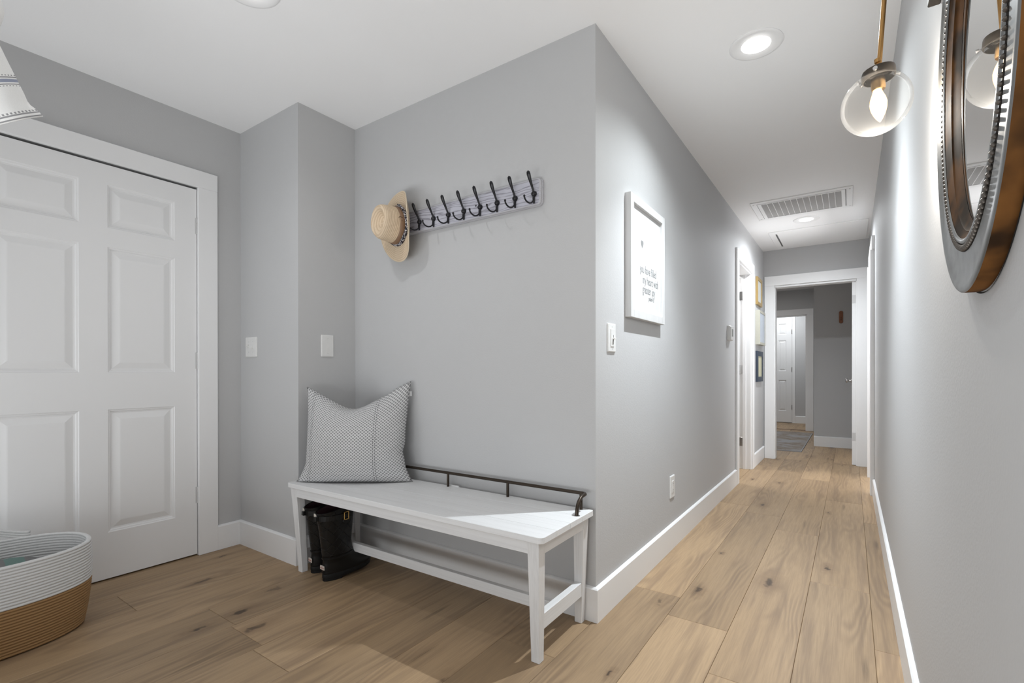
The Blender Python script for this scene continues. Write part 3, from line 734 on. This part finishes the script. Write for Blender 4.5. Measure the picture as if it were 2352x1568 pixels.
# ------------------------------------------------------------------ patterned cushion
def cushion_mat():
    t = NT('lattice_cushion'); uv = t.n('ShaderNodeTexCoord').outputs['UV']
    sep = t.n('ShaderNodeSeparateXYZ'); t.l(uv, sep.inputs[0]); u, v = sep.outputs[0], sep.outputs[1]
    N = 31.0
    a = t.math('ABSOLUTE', t.math('SINE', t.math('MULTIPLY', t.math('ADD', u, v), N*PI)))
    b = t.math('ABSOLUTE', t.math('SINE', t.math('MULTIPLY', t.math('SUBTRACT', u, v), N*PI)))
    # petals: strokes fade towards the middle of each diagonal so that the ground reads as four pointed stars
    p = t.math('MINIMUM', a, b)
    wob = t.math('MULTIPLY', t.noise(uv, 160, 2), .18)
    mask = t.smooth(t.math('ADD', p, wob), .44, .60)
    col = t.mix(mask, (.66, .66, .66), (.27, .27, .275))
    dash = t.smooth(t.math('SINE', t.math('MULTIPLY', v, 2*PI*46)), -.2, .3)
    st = None
    for uc in (.105, .735):
        for dlt in (-.010, .010):
            x = t.math('SUBTRACT', 1, t.smooth(t.math('ABSOLUTE', t.math('SUBTRACT', u, uc+dlt)), .0025, .0045))
            st = x if st is None else t.math('MAXIMUM', st, x)
    col = t.mix(t.math('MULTIPLY', t.math('MULTIPLY', st, dash), .8), col, (.10, .10, .105))
    t.set(col, .85, 0, .15)
    t.bump(t.noise(uv, 420, 2), .25, .0008); return t.m
cu = thing('cushion', 'grey and white lattice patterned square cushion on the left end of the bench', 'cushion', (-2.070, 1.572, BZ))
NG = 44; HW, HH = .274, .235
vs, fs, uvs = [], [], []
def cpt(i, j, side):
    s, t_ = -1 + 2*i/NG, -1 + 2*j/NG
    es, et = 1 - s*s, 1 - t_*t_
    th = .100 * (max(0, es)*max(0, et))**.55 * (1 - .25*max(0, t_)*math.exp(-(s/.35)**2))
    x = s*HW*(1 - .075*et**1.0*(abs(s)**3) + (.125*max(0, (-t_-.60)/.4)**1.4 - .03*max(0, -t_))*abs(s)**2)
    z = HH*(1 + t_) - .0
    z -= (.088*math.exp(-((s+.07)/.52)**2) + .012*(1-s*s)) * max(0, t_)**2.2
    z += .045*max(0, s-.55)/.45*max(0, t_)**3*1.0 + .018*max(0, -s-.7)/.3*max(0, t_)**3
    if t_ < 0:
        z = z*(1-.0) + (.010*es - .004)*max(0, -t_)**3
    z = max(z, .003 + (.0 if side else .0))
    y = -side*th if side else 0
    # crease on the right side and soft waviness
    x += -.012*math.exp(-((t_+.35)/.12)**2)*max(0, s)**4
    y += .010*math.sin(9*t_+4*s)*max(0, s-.4)*(1 if side else 0)*et
    lean = .07*(z/.47)
    y += lean + .022*s*s
    return Vector((x, y, z))
for side in (1, -1):
    for j in range(NG+1):
        for i in range(NG+1): vs.append(cpt(i, j, side)); uvs.append((i/NG*1.02, j/NG))
W1 = NG + 1
for sd in (0, 1):
    for j in range(NG):
        for i in range(NG):
            a = sd*W1*W1 + j*W1 + i; q = (a, a+1, a+W1+1, a+W1); fs.append(q if sd == 0 else tuple(reversed(q)))
me = bpy.data.meshes.new('cushion_cover'); me.from_pydata([tuple(p) for p in vs], [], fs)
ul = me.uv_layers.new(name='UVMap')
for lp in me.loops: ul.data[lp.index].uv = uvs[lp.vertex_index]
bm = bmesh.new(); bm.from_mesh(me); bmesh.ops.remove_doubles(bm, verts=bm.verts, dist=.0002); bmesh.ops.recalc_face_normals(bm, faces=bm.faces); bm.to_mesh(me); bm.free()
me.polygons.foreach_set('use_smooth', [True]*len(me.polygons)); me.materials.append(cushion_mat())
co = bpy.data.objects.new('cover', me); COL.objects.link(co); co.parent = cu
cu.rotation_euler = (0, 0, math.radians(34.5))
MB().box(.256, .276, .100, .1015, .435, .460).build('fabric_tag', plain('white_tag', (.75, .75, .75), .8), cu, world=False)

# ------------------------------------------------------------------ rubber boots
def boot_mat():
    t = NT('quilted_rubber'); c = t.coord('Object'); sep = t.n('ShaderNodeSeparateXYZ'); t.l(c, sep.inputs[0])
    k = 2*PI/.052
    a = t.math('ABSOLUTE', t.math('SINE', t.math('MULTIPLY', t.math('ADD', sep.outputs[1], sep.outputs[2]), k/2)))
    b = t.math('ABSOLUTE', t.math('SINE', t.math('MULTIPLY', t.math('SUBTRACT', sep.outputs[1], sep.outputs[2]), k/2)))
    g = t.math('SMOOTH_MIN', a, b, .1); on = t.smooth(sep.outputs[2], .118, .122)
    t.set(t.mix(t.math('MULTIPLY', t.math('SUBTRACT', 1, t.smooth(g, .0, .10)), on), (.0075, .0075, .0075), (.022, .022, .022)), .34, 0, .32); t.bump(t.math('MULTIPLY', t.smooth(g, .0, .13), on), 1.0, .006); return t.m
M_boot = boot_mat(); M_sole = plain('black_sole', (.010, .010, .010), .6, spec=.25, amount=.3, grain=120, bump=.3); M_strap = plain('black_strap', (.008, .008, .008), .35, spec=.3)
M_lining = plain('wine_lining', (.035, .012, .018), .85); M_btag = plain('boot_tag', (.62, .58, .52), .5); M_red = plain('tag_red', (.30, .05, .04), .5)
def ring_at(z, yb0, yf, hw, n=36, e=2.3, toe=0):
    cy_, ly = (yb0+yf)/2, (yf-yb0)/2; R_ = []
    for k in range(n):
        a = 2*PI*k/n; ca, sa = math.cos(a), math.sin(a)
        x = hw*math.copysign(abs(ca)**(2/e), ca); y = ly*math.copysign(abs(sa)**(2/e), sa)
        # heel narrower than ball of the foot
        if ly > .1: x *= .84 + .16*(1 - abs(y/ly - .25))
        R_.append((x, cy_+y, z))
    return R_
def make_boot(label):
    """local: heel at y = 0, toe towards +y, z up"""
    b = thing('rubber_boot', label, 'boot', (0, 0, 0), group='pair of black rubber boots')
    SH = [(.030, .000, .268, .046), (.045, -.002, .272, .047), (.058, -.003, .268, .046), (.070, -.002, .255, .045), (.082, .000, .232, .044), (.094, .002, .205, .043),
          (.106, .002, .180, .042), (.120, .000, .165, .042), (.140, -.003, .156, .042), (.170, -.006, .152, .044), (.210, -.011, .154, .048), (.260, -.018, .158, .052), (.310, -.026, .162, .056), (.352, -.033, .160, .058)]
    m = MB(); rr = [ring_at(z, a, c, w_) for z, a, c, w_ in SH]
    # rim dips at the back and rises at the front
    lip = [(x, y, z + .020*(y-.06)/.1) for x, y, z in rr[-1]]; rr[-1] = lip
    m.loft(rr, True, False); m.build('boot_upper', M_boot, b, world=False, smooth=True)
    inn = [(x*.93, .063+(y-.063)*.93, z-.002) for x, y, z in lip]
    MB().loft([lip, [(x*.965, .063+(y-.063)*.965, z+.003) for x, y, z in lip], inn], False, False).build('rim', M_strap, b, world=False, smooth=True)
    MB().loft([inn, [(x*.93, .069+(y-.063)*.93, .30) for x, y, z in inn]], False, True).build('lining', M_lining, b, world=False, smooth=True)
    MB().box(-.030, -.006, -.030, -.0285, .318, .332).build('size_label', M_btag, b, world=False)
    # welt line, sole and heel
    MB().loft([ring_at(.036, -.0025, .2705, .0480), ring_at(.040, -.004, .2735, .0492), ring_at(.046, -.0035, .2730, .0485)], False, False).build('foxing_band', M_strap, b, world=False, smooth=True)
    MB().loft([ring_at(.104, -.0005, .184, .0432), ring_at(.108, -.002, .181, .0440), ring_at(.113, -.0015, .174, .0430)], False, False).build('ankle_seam', M_strap, b, world=False, smooth=True)
    s_ = MB(); out = ring_at(0, .000, .270, .047)
    sole = [(x, y, (.013 if y > .085 else .011) + (.010*((y-.19)/.08)**2 if y > .19 else 0)) for x, y, z in out]
    s_.loft([sole, [(x*1.03, .13+(y-.13)*1.015, z+.006) for x, y, z in sole], [(x*1.03, .13+(y-.13)*1.015, .032) for x, y, z in sole], [(x*.98, .13+(y-.13)*.99, .036) for x, y, z in sole]])
    s_.build('sole', M_sole, b, world=False, smooth=True, angle=40)
    hp_ = [(x, y) for x, y, z in out if y < .082]; hp_.sort(key=lambda p: math.atan2(p[1]-.05, p[0]))
    MB().prism(hp_, 'z', 0, .020).build('heel', M_sole, b, world=False, bevel=.002)
    # strap with buckle on the outer (+x) side
    st = MB(); zr = .312
    pts_o = [(x*1.03, y, z) for x, y, z in ring_at(zr, -.028, .163, .0575)]; 
    sel = [p for k, p in enumerate(pts_o) if p[0] > -.04 and (p[1] < .085)]
    sel.sort(key=lambda p: math.atan2(p[0], -(p[1]-.06)))
    st.loft([[(x*1.0, y, z-.012) for x, y, z in sel], [(x*1.05, .063+(y-.063)*1.03, z-.012) for x, y, z in sel], [(x*1.05, .063+(y-.063)*1.03, z+.012) for x, y, z in sel], [(x, y, z+.012) for x, y, z in sel]], False, False, closed=False)
    so = st.build('strap', M_strap, b, world=False)
    bk = MB(); bx = .0625; cyb = .088
    for q in ((cyb-.014, cyb-.010, -.020, .020), (cyb+.010, cyb+.014, -.020, .020), (cyb-.014, cyb+.014, .016, .020), (cyb-.014, cyb+.014, -.020, -.016)):
        bk.box(bx-.002, bx+.003, q[0], q[1], zr+q[2], zr+q[3])
    bk.build('buckle', M_gold, so, world=False, bevel=.0008)
    MB().box(bx-.008, bx-.001, .06, .125, zr-.011, zr+.011).build('strap_end', M_strap, so, world=False, bevel=.001)
    MB().prism([(.092+.020*math.cos(2*PI*k/16), zr-.028+.016*math.sin(2*PI*k/16)) for k in range(16)], 'x', .050, .0575).build('buckle_patch', M_strap, so, world=False, bevel=.002)
    MB().box(-.010, .010, -.045, -.026, zr-.010, zr+.010).build('pull_tab', M_strap, so, world=False, bevel=.002)
    # heel tag
    tg = MB().box(-.017, .017, -.0062, -.002, .058, .078).build('heel_tag', M_btag, b, world=False, bevel=.001)
    MB().box(-.0152, .0152, -.0066, -.006, .0597, .0603).build('tag_border', M_red, tg, world=False); MB().box(-.0152, .0152, -.0066, -.006, .0757, .0763).build('tag_border', M_red, tg, world=False)
    text_mesh('HUNTER', .0085, 'tag_lettering', M_red, tg, Matrix.Translation((0, -.0066, .0650)) @ Matrix.Rotation(PI/2, 4, 'X'), align='CENTER', ext=.0002)
    return b
b1 = make_boot('black quilted rubber boot with gold buckle, the nearer one under the bench')
b1.location = (-2.111, 1.428, 0); b1.rotation_euler = (0, 0, math.radians(-2))
def copy_tree(o, parent=None):
    c = o.copy(); COL.objects.link(c)
    if parent is not None: c.parent = parent
    for ch in list(o.children): copy_tree(ch, c)
    return c
b2 = copy_tree(b1); b2['label'] = 'black quilted rubber boot half hidden behind its mate beside the bench leg'
b2.location = (-2.247, 1.452, 0); b2.rotation_euler = (0, 0, math.radians(-9))

# ------------------------------------------------------------------ rope basket with blanket
def rope_mat(name, col):
    t = NT(name); c = t.coord('Object'); n = t.noise(c, 160, 2); n2 = t.noise(t.coord('Object', (90, 90, 500)), 1, 2)
    t.set(t.mix(t.math('MULTIPLY', n, .5), col, tuple(x*.72 for x in col)), .85, 0, .15); t.bump(t.math('ADD', n, n2), .5, .0015); return t.m
M_ropew = rope_mat('white_rope', (.74, .74, .735)); M_ropeb = rope_mat('tan_rope', (.36, .215, .10))
BCX, BCY, BA, BB, BRZ = -2.648, .372, .205, .300, .335
bk = thing('rope_basket', 'oval coiled rope basket, white above and tan below, by the entry door', 'basket', (BCX, BCY, 0))
NB = 96; NC = 30
def oval(k, grow=0, z=0):
    a = 2*PI*k/NB; ca, sa = math.cos(a), math.sin(a); e_ = 2.35
    fl_ = -.022*(1 - z/BRZ)**2 + .006*math.sin(z/BRZ*PI)
    x = (BA+grow+fl_)*math.copysign(abs(ca)**(2/e_), ca); y = (BB+grow+fl_)*math.copysign(abs(sa)**(2/e_), sa)
    return x, y
def rise(k):   # handle arches on both long sides
    a = 2*PI*k/NB; y = BB*math.sin(a)
    return 0
def coils(z0, z1, n, mat, name, cap=False):
    m = MB(); rings = []
    hh = (z1-z0)/n
    for c in range(n):
        for q in range(5):
            a = -PI/2 + PI*q/4; z = z0 + hh*(c+.5) + hh*.48*math.sin(a); off = .0056*math.cos(a)
            rings.append([(*oval(k, off, z), z) for k in range(NB)])
    for c in reversed(range(n)):
        for q in range(4):
            a = PI/2 - PI*q/3; z = z0 + hh*(c+.5) + hh*.48*math.sin(a); off = -.008 - .004*math.cos(a)
            rings.append([(*oval(k, off, z), z) for k in range(NB)])
    rings.append(rings[0]); m.loft(rings, False, False)
    return m.build(name, mat, bk, world=False, smooth=True)
coils(.004, .180, 16, M_ropeb, 'lower_coils'); coils(.180, BRZ, 14, M_ropew, 'upper_coils')
MB().loft([[(*oval(k, -.004, 0), .002) for k in range(NB)], [(*oval(k, -.004, 0), .008) for k in range(NB)]]).build('base', M_ropeb, bk, world=False)
for sg in (-1,):
    for lay in range(3):
        P = []
        for k in range(33):
            u = -1 + 2*k/32; y = -.012 + u*.172
            a = math.asin(max(-1, min(1, math.copysign((abs(y)/BB)**(2.35/2), y)))); x = BA*math.cos(a)**(2/2.35)
            zz = BRZ - .004 + lay*.0098 + .042*(.5+.5*math.cos(PI*max(-1, min(1, u*1.05))))**.8
            P.append((sg*x, y, zz))
        MB().tube(P, .0056, 8).build('handle', M_ropew, bk, world=False, smooth=True)
tb = NT('blanket_weave'); c = tb.coord('Object'); sx = tb.n('ShaderNodeSeparateXYZ'); tb.l(c, sx.inputs[0])
tb.set(tb.mix(tb.smooth(tb.math('SINE', tb.math('MULTIPLY', sx.outputs[1], 38)), .45, .5), (.20, .20, .20), (.16, .24, .22)), .9, 0, .1); tb.bump(tb.noise(c, 300, 2), .5, .002)
m = MB(); rings = []
for i in range(15):
    u = i/14; y = -.20 + .44*u; hz = .185 + .115*math.sin(PI*min(1, u*1.0))**.7
    rings.append([(.17*math.cos(PI*k/12)*(.55+.45*math.sin(PI*u)**.4), y, .05 + (hz-.05)*math.sin(PI*k/12)**.7 + .006*math.sin(7*k*.4+5*u)) for k in range(13)])
m.loft(rings, True, True, closed=False)
tag(m.build('folded_blanket', tb.m, None), 'grey blanket with a teal stripe folded inside the rope basket', 'blanket')
bl = bpy.data.objects['folded_blanket']; bl.location += Vector((BCX-.02, BCY + .02, .0))

# ------------------------------------------------------------------ striped linen hanging at the left edge
def linen():
    t = NT('striped_linen'); uv = t.n('ShaderNodeTexCoord').outputs['UV']; sep = t.n('ShaderNodeSeparateXYZ'); t.l(uv, sep.inputs[0])
    u, v = sep.outputs[0], sep.outputs[1]    # v = height above the hem in metres
    def line(c0, w_): return t.math('SUBTRACT', 1, t.smooth(t.math('ABSOLUTE', t.math('SUBTRACT', v, c0)), w_*.8, w_))
    dash = t.smooth(t.math('SINE', t.math('MULTIPLY', u, 2*PI*190)), -.1, .2)
    col = t.mix(t.noise(uv, 500, 2), (.72, .72, .71), (.80, .80, .79))
    dk = t.math('MAXIMUM', t.math('MAXIMUM', line(.0955, .0016), line(.0795, .0014)), t.math('MAXIMUM', line(.012, .0018), line(.004, .0016)))
    dd = t.math('MULTIPLY', t.math('MAXIMUM', t.math('MAXIMUM', line(.1000, .0014), line(.0755, .0012)), line(.0165, .0022)), dash)
    col = t.mix(t.math('MULTIPLY', t.math('MAXIMUM', dk, dd), .8), col, (.16, .16, .17))
    col = t.mix(t.math('MULTIPLY', line(.0875, .0042), .8), col, (.16, .19, .30))
    t.set(col, .85, 0, .15); t.bump(t.noise(uv, 900, 2), .3, .0006); return t.m
lin = thing('striped_linen_towel', 'white linen cloth with blue and grey stripes hanging at left edge', 'towel', (-1.80, .15, 1.98))
LT = [(1.640, .343), (1.655, .333), (1.672, .316), (1.70, .307), (1.74, .292), (1.78, .277), (1.815, .264), (1.84, .262), (1.865, .2705), (1.89, .2745), (1.915, .271), (1.94, .255), (1.97, .22), (1.99, .17)]
def edge_y(z):
    for (z0, y0), (z1, y1) in zip(LT, LT[1:]):
        if z <= z1: return y0 + (y1-y0)*(z-z0)/(z1-z0)
    return LT[-1][1]
vs, fs, uvs = [], [], []; NU, NV = 40, 36
for j in range(NV+1):
    z = 1.640 + .345*j/NV; yr = edge_y(z)
    yl = -.02 - (.10)*(1 - (z-1.64)/.36)
    for i in range(NU+1):
        u = i/NU; y = yl + (yr-yl)*u
        x = -1.700 + .018*math.sin(u*15+.6)*(1-j/NV*.5) + .012*math.sin(u*7+1.5)
        zz = z - (.022*math.sin((1-u)*6.0)*max(0, 1-j/NV*1.4)) - .035*(1-u)*max(0, 1-j/NV*1.2)
        zz += .40*max(-.06, y - .27)*(1 - .5*j/NV)
        vs.append((x, y, zz)); uvs.append((u*.35, z-1.64))
for j in range(NV):
    for i in range(NU): a = j*(NU+1)+i; fs.append((a, a+1, a+NU+2, a+NU+1))
me = bpy.data.meshes.new('towel_cloth'); me.from_pydata([tuple(Vector(p)-lin.location) for p in vs], [], fs)
ul = me.uv_layers.new(name='UVMap')
for lp in me.loops: ul.data[lp.index].uv = uvs[lp.vertex_index]
me.polygons.foreach_set('use_smooth', [True]*len(me.polygons)); me.materials.append(linen())
o = bpy.data.objects.new('cloth', me); COL.objects.link(o); o.parent = lin
sm = o.modifiers.new('thickness', 'SOLIDIFY'); sm.thickness = .002
m = MB(); m.tube([(-1.80, .02, 1.975), (-1.735, .02, 1.975), (-1.715, .02, 1.980), (-1.700, .02, 1.995)], [.006, .006, .006, .008], 10); m.tube([(-1.80, .02, 1.975), (-1.794, .02, 1.975)], .018, 14)
tag(m.build('wall_hook', M_black, None, smooth=True, angle=50), 'black wall hook that the striped linen cloth hangs from', 'hook')

# ------------------------------------------------------------------ wall sconce
GX, GY, GZ, GR = .0455, 1.364, 1.6170, .0665
sc_ = thing('wall_sconce', 'brass wall light with clear glass globe hanging beside the oval mirror', 'wall light', (XR, 1.364, 1.86))
MB().box(XR-.022, XR, 1.330, 1.396, 1.811, 1.935).build('back_plate', M_darkbrz, sc_, bevel=.002)
m = MB(); m.tube([(XR-.02, 1.364, 1.872), (.085, 1.364, 1.872), (.066, 1.364, 1.868), (.0605, 1.364, 1.856), (.060, 1.364, 1.840), (.0515, 1.364, 1.7035)], .0048, 12)
m.build('arm', M_brass, sc_, smooth=True, angle=60)
tilt = Matrix.Rotation(math.radians(-4), 4, 'Y')
m = MB(); m.lathe([(.007, .026), (.007, .018), (.004, .016), (.0075, .013), (.0075, .005), (.005, .003)], 16, (.0508, GY, 1.6900), tilt); m.build('swivel', M_brass, sc_, smooth=True, angle=50)
m = MB(); m.lathe([(.004, .0065), (.026, .0065), (.0305, .004), (.0315, 0), (.0315, -.013), (.0295, -.016), (.028, -.016)], 32, (.0498, GY, 1.6865), tilt); m.build('gallery_cap', M_darkbrz, sc_, smooth=True, angle=40)
m = MB()
for a in (20, 140, 260):
    ca, sa = math.cos(math.radians(a)), math.sin(math.radians(a)); z = 1.6785
    m = MB(); m.tube([(.0498+.030*ca, GY+.030*sa, z), (.0498+.038*ca, GY+.038*sa, z)], .0022, 8); m.tube([(.0498+.037*ca, GY+.037*sa, z), (.0498+.041*ca, GY+.041*sa, z)], .0045, 10)
    m.build('thumb_screw', M_nickel, sc_, smooth=True, angle=50)
tg = NT('clear_globe_glass'); tg.t.nodes.remove(tg.b)
tr = tg.n('ShaderNodeBsdfTransparent'); tr.inputs[0].default_value = (.97, .97, .965, 1); gl = tg.n('ShaderNodeBsdfGlossy'); gl.inputs['Roughness'].default_value = .03
df = tg.n('ShaderNodeBsdfTranslucent'); df.inputs[0].default_value = (.9, .88, .84, 1)
lw = tg.n('ShaderNodeLayerWeight'); lw.inputs[0].default_value = .12
f1 = tg.math('ADD', tg.math('MULTIPLY', lw.outputs['Facing'], .55), .02)
mx0 = tg.n('ShaderNodeMixShader'); tg.l(tg.math('ADD', tg.math('MULTIPLY', lw.outputs['Facing'], .018), .005), mx0.inputs[0]); tg.l(tr.outputs[0], mx0.inputs[1]); tg.l(df.outputs[0], mx0.inputs[2])
mx = tg.n('ShaderNodeMixShader'); tg.l(tg.math('MULTIPLY', lw.outputs['Fresnel'], .6), mx.inputs[0]); tg.l(mx0.outputs[0], mx.inputs[1]); tg.l(gl.outputs[0], mx.inputs[2]); tg.l(mx.outputs[0], tg.out.inputs[0])
m = MB(); pr = []
for k in range(29):
    a = math.radians(24) + (PI - math.radians(24))*k/28; pr.append((max(.0004, GR*math.sin(a)), GR*math.cos(a)))
m.lathe([(.0270, GR*.985)] + pr, 48, (GX, GY, GZ), tilt, cap1=True); m.build('glass_globe', tg.m, sc_, smooth=True)
m = MB(); m.lathe([(.001, .002), (.0135, .002), (.0135, -.020), (.012, -.024), (.001, -.024)], 20, (.0488, GY, 1.6705), tilt); m.build('socket', M_brass, sc_, smooth=True, angle=50)
tbk = NT('lit_bulb'); tbk.t.nodes.remove(tbk.b); em = tbk.n('ShaderNodeEmission'); lw = tbk.n('ShaderNodeLayerWeight'); lw.inputs[0].default_value = .35
tbk.l(tbk.mix(lw.outputs['Facing'], (1, .82, .50), (1, .50, .16)), em.inputs[0]); tbk.l(tbk.math('SUBTRACT', 7.5, tbk.math('MULTIPLY', lw.outputs['Facing'], 6.6)), em.inputs[1]); tbk.l(em.outputs[0], tbk.out.inputs[0])
m = MB(); m.lathe([(.0080, 0), (.0100, -.008), (.0145, -.020), (.0165, -.032), (.0150, -.044), (.0110, -.056), (.0060, -.066), (.0010, -.073)], 24, (.0478, GY, 1.6475), tilt, cap1=True); m.build('bulb', tbk.m, sc_, smooth=True)
lamp('sconce_lamp', 'POINT', (.0455, GY, 1.566), 5.2, (1, .94, .86), shadow_soft_size=.012)

# ------------------------------------------------------------------ oval mirror
MY, MZ, MA, MBb, MX = .953, 1.472, .285, .338, .135
mir = thing('oval_mirror', 'oval mirror with beaded grey rim and worn brown wooden sides on the right wall', 'mirror', (XR, MY, MZ - MBb))
NE = 128
def ell(a_, b_, x): return [(x, MY + a_*math.cos(2*PI*k/NE), MZ + b_*math.sin(2*PI*k/NE)) for k in range(NE)]
tw = NT('worn_brown_wood'); c = tw.coord('World', (30, 26, 9)); n = tw.noise(c, 1, 4, .6); n2 = tw.noise(tw.coord('World', (12, 12, 12)), 1, 3)
tw.set(tw.mix(tw.smooth(n2, .38, .66), tw.mix(n, (.115, .048, .014), (.20, .090, .028)), (.032, .018, .010)), .5, 0, .4); tw.b.inputs['Roughness'].default_value = .72; tw.b.inputs['Specular IOR Level'].default_value = .15; tw.bump(n, .3, .001)
tm = NT('pewter_rim'); n = tm.noise(tm.coord('World', (40, 40, 40)), 1, 3); n2 = tm.noise(tm.coord('World', (9, 9, 9)), 1, 3)
tm.set(tm.mix(tm.smooth(n2, .45, .7), (.25, .255, .255), (.15, .147, .14)), tm.math('ADD', tm.math('MULTIPLY', n, .2), .28), .75, .5)
tw.b.inputs['Specular IOR Level'].default_value = .05
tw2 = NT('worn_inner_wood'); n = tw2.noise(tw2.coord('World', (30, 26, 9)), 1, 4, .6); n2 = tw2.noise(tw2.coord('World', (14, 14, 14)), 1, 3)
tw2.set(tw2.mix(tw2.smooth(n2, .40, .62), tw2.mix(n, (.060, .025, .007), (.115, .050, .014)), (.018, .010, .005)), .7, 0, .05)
MB().loft([ell(MA-.002, MBb-.002, XR-.0005), ell(MA, MBb, XR-.003), ell(MA+.0005, MBb+.0005, .150), ell(MA, MBb, .1372)], False, False).build('outer_side', tw.m, mir, smooth=True, angle=35)
MB().loft([ell(MA+.0005, MBb+.0005, XR-.0001), ell(MA+.003, MBb+.003, XR-.002)], False, False).build('shadow_edge', plain('shadow_gap_black', (.012, .01, .008), .8), mir)  # black ring painted as the shadow gap between frame and wall
MB().loft([ell(MA, MBb, .1372), ell(MA-.0015, MBb-.0015, .1358), ell(MA-.004, MBb-.004, .1352), ell(MA-.010, MBb-.010, .1352), ell(MA-.014, MBb-.014, .1372), ell(MA-.034, MBb-.036, .1392), ell(MA-.052, MBb-.056, .1378), ell(MA-.056, MBb-.060, .1385)], False, False).build('front_rim', tm.m, mir, smooth=True, angle=50)
MB().loft([ell(MA-.068, MBb-.072, .1385), ell(MA-.069, MBb-.073, .1360), ell(MA-.073, MBb-.077, .1352), ell(MA-.077, MBb-.080, .1375)], False, False).build('inner_lip', tm.m, mir, smooth=True)
MB().loft([ell(MA-.055, MBb-.059, .1388), ell(MA-.062, MBb-.066, .1405), ell(MA-.069, MBb-.073, .1388)], False, False).build('bead_channel', plain('channel_dark', (.03, .025, .022), .7), mir)
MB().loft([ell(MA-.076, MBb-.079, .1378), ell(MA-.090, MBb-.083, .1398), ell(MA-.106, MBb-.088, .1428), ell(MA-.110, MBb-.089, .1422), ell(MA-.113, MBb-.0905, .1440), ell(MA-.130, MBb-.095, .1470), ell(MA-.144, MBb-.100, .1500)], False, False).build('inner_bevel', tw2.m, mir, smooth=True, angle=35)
# beads (one mesh shared by all)
NBEAD = 170
bead = None
al = 0
pts = [(MA-.062, MBb-.066)]
A_, B_ = pts[0]
ts = np.linspace(0, 2*PI, 4000); dl = np.sqrt((A_*np.sin(ts))**2 + (B_*np.cos(ts))**2); cs = np.concatenate([[0], np.cumsum((dl[1:]+dl[:-1])/2*np.diff(ts))])
for k in range(NBEAD):
    a = float(np.interp(cs[-1]*k/NBEAD, cs, ts))
    p = Vector((.1372, MY + A_*math.cos(a), MZ + B_*math.sin(a)))
    tang = math.atan2(B_*math.cos(a), -A_*math.sin(a))
    if bead is None:
        mb = MB(); mb.lathe([(.0004, -.0036), (.0026, -.0025), (.0037, 0), (.0026, .0025), (.0004, .0036)], 8, (0, 0, 0))
        bead = mb.build('bead', plain('tarnished_bead', (.13, .115, .10), .45, .6, .4), mir, world=False, smooth=True); o = bead
        o.scale = (1, .85, 1.35)
    else:
        o = bead.copy(); COL.objects.link(o)
    o.location = p - mir.location
    o.rotation_euler = (tang, 0, 0)
tgm = NT('mirror_glass'); tgm.set((.86, .87, .87), .01, 1.0)
m = MB(); m.loft([ell(MA-.146, MBb-.102, XR-.001), ell(MA-.142, MBb-.098, .1503)]); m.build('mirror_glass', tgm.m, mir)

# ------------------------------------------------------------------ things in the bedroom beyond
tr_ = NT('distressed_rug'); c = tr_.coord('World'); n = tr_.noise(tr_.coord('World', (7, 18, 1)), 1, 4, .65); n2 = tr_.noise(c, 3, 3); n3 = tr_.noise(c, 120, 2)
col = tr_.mix(tr_.smooth(n, .42, .62), (.34, .32, .30), (.22, .17, .13)); col = tr_.mix(tr_.smooth(n2, .5, .65), col, (.36, .36, .37)); tr_.set(tr_.mix(tr_.math('MULTIPLY', n3, .3), col, (.15, .14, .13)), .95, 0, .05); tr_.bump(n3, .5, .003)
rug = thing('area_rug', 'faded grey and brown patterned rug on the bedroom floor', 'rug', (-1.25, 8.28, 0))
MB().box(-1.98, -.52, 7.165, 9.42, 0, .008).build('pile', tr_.m, rug, bevel=.002)
m = MB()
for q in ((-1.985, -.515, 7.158, 7.172), (-1.985, -.515, 9.413, 9.427), (-.527, -.515, 7.172, 9.413), (-1.985, -1.973, 7.172, 9.413)): m.box(*q, 0, .0095)
m.build('bound_edge', plain('rug_binding', (.30, .30, .31), .9), rug)
e = thing('wood_wall_piece', 'small brown wooden tag with two holes hung on the bedroom wall', 'wall decor', (-.110, 7.87, 1.665))
MB().loft([[(x, 7.87, z) for x, z in rrect(-.110, 1.7465, .046, .165, .020)], [(x, 7.856, z) for x, z in rrect(-.110, 1.7465, .042, .161, .019)]]).build('wood_blade', plain('orange_wood', (.24, .085, .03), .5, amount=.2, grain=30), e)
for z in (1.712, 1.735): MB().tube([(-.110, 7.8565, z), (-.110, 7.8545, z)], .0055, 10).build('hole', M_dark, e)
for z0, z1, lab in ((1.66, 2.05, 'tall dark framed picture partly hidden behind the bedroom wall corner'), (1.49, 1.59, 'small dark framed picture partly hidden, middle of three at the corner'), (1.155, 1.41, 'dark framed picture partly hidden, lowest of three at the corner')):
    e = thing('wall_picture', lab, 'picture', (-.46, 9.8, z0)); MB().box(-.507, -.43, 9.785, 9.8, z0, z1).build('frame', plain('dark_frame', (.07, .065, .06), .5), e)
    MB().box(-.498, -.438, 9.7842, 9.786, z0+.012, z1-.012).build('print', plain('grey_print', (.30, .30, .30), .5), e)
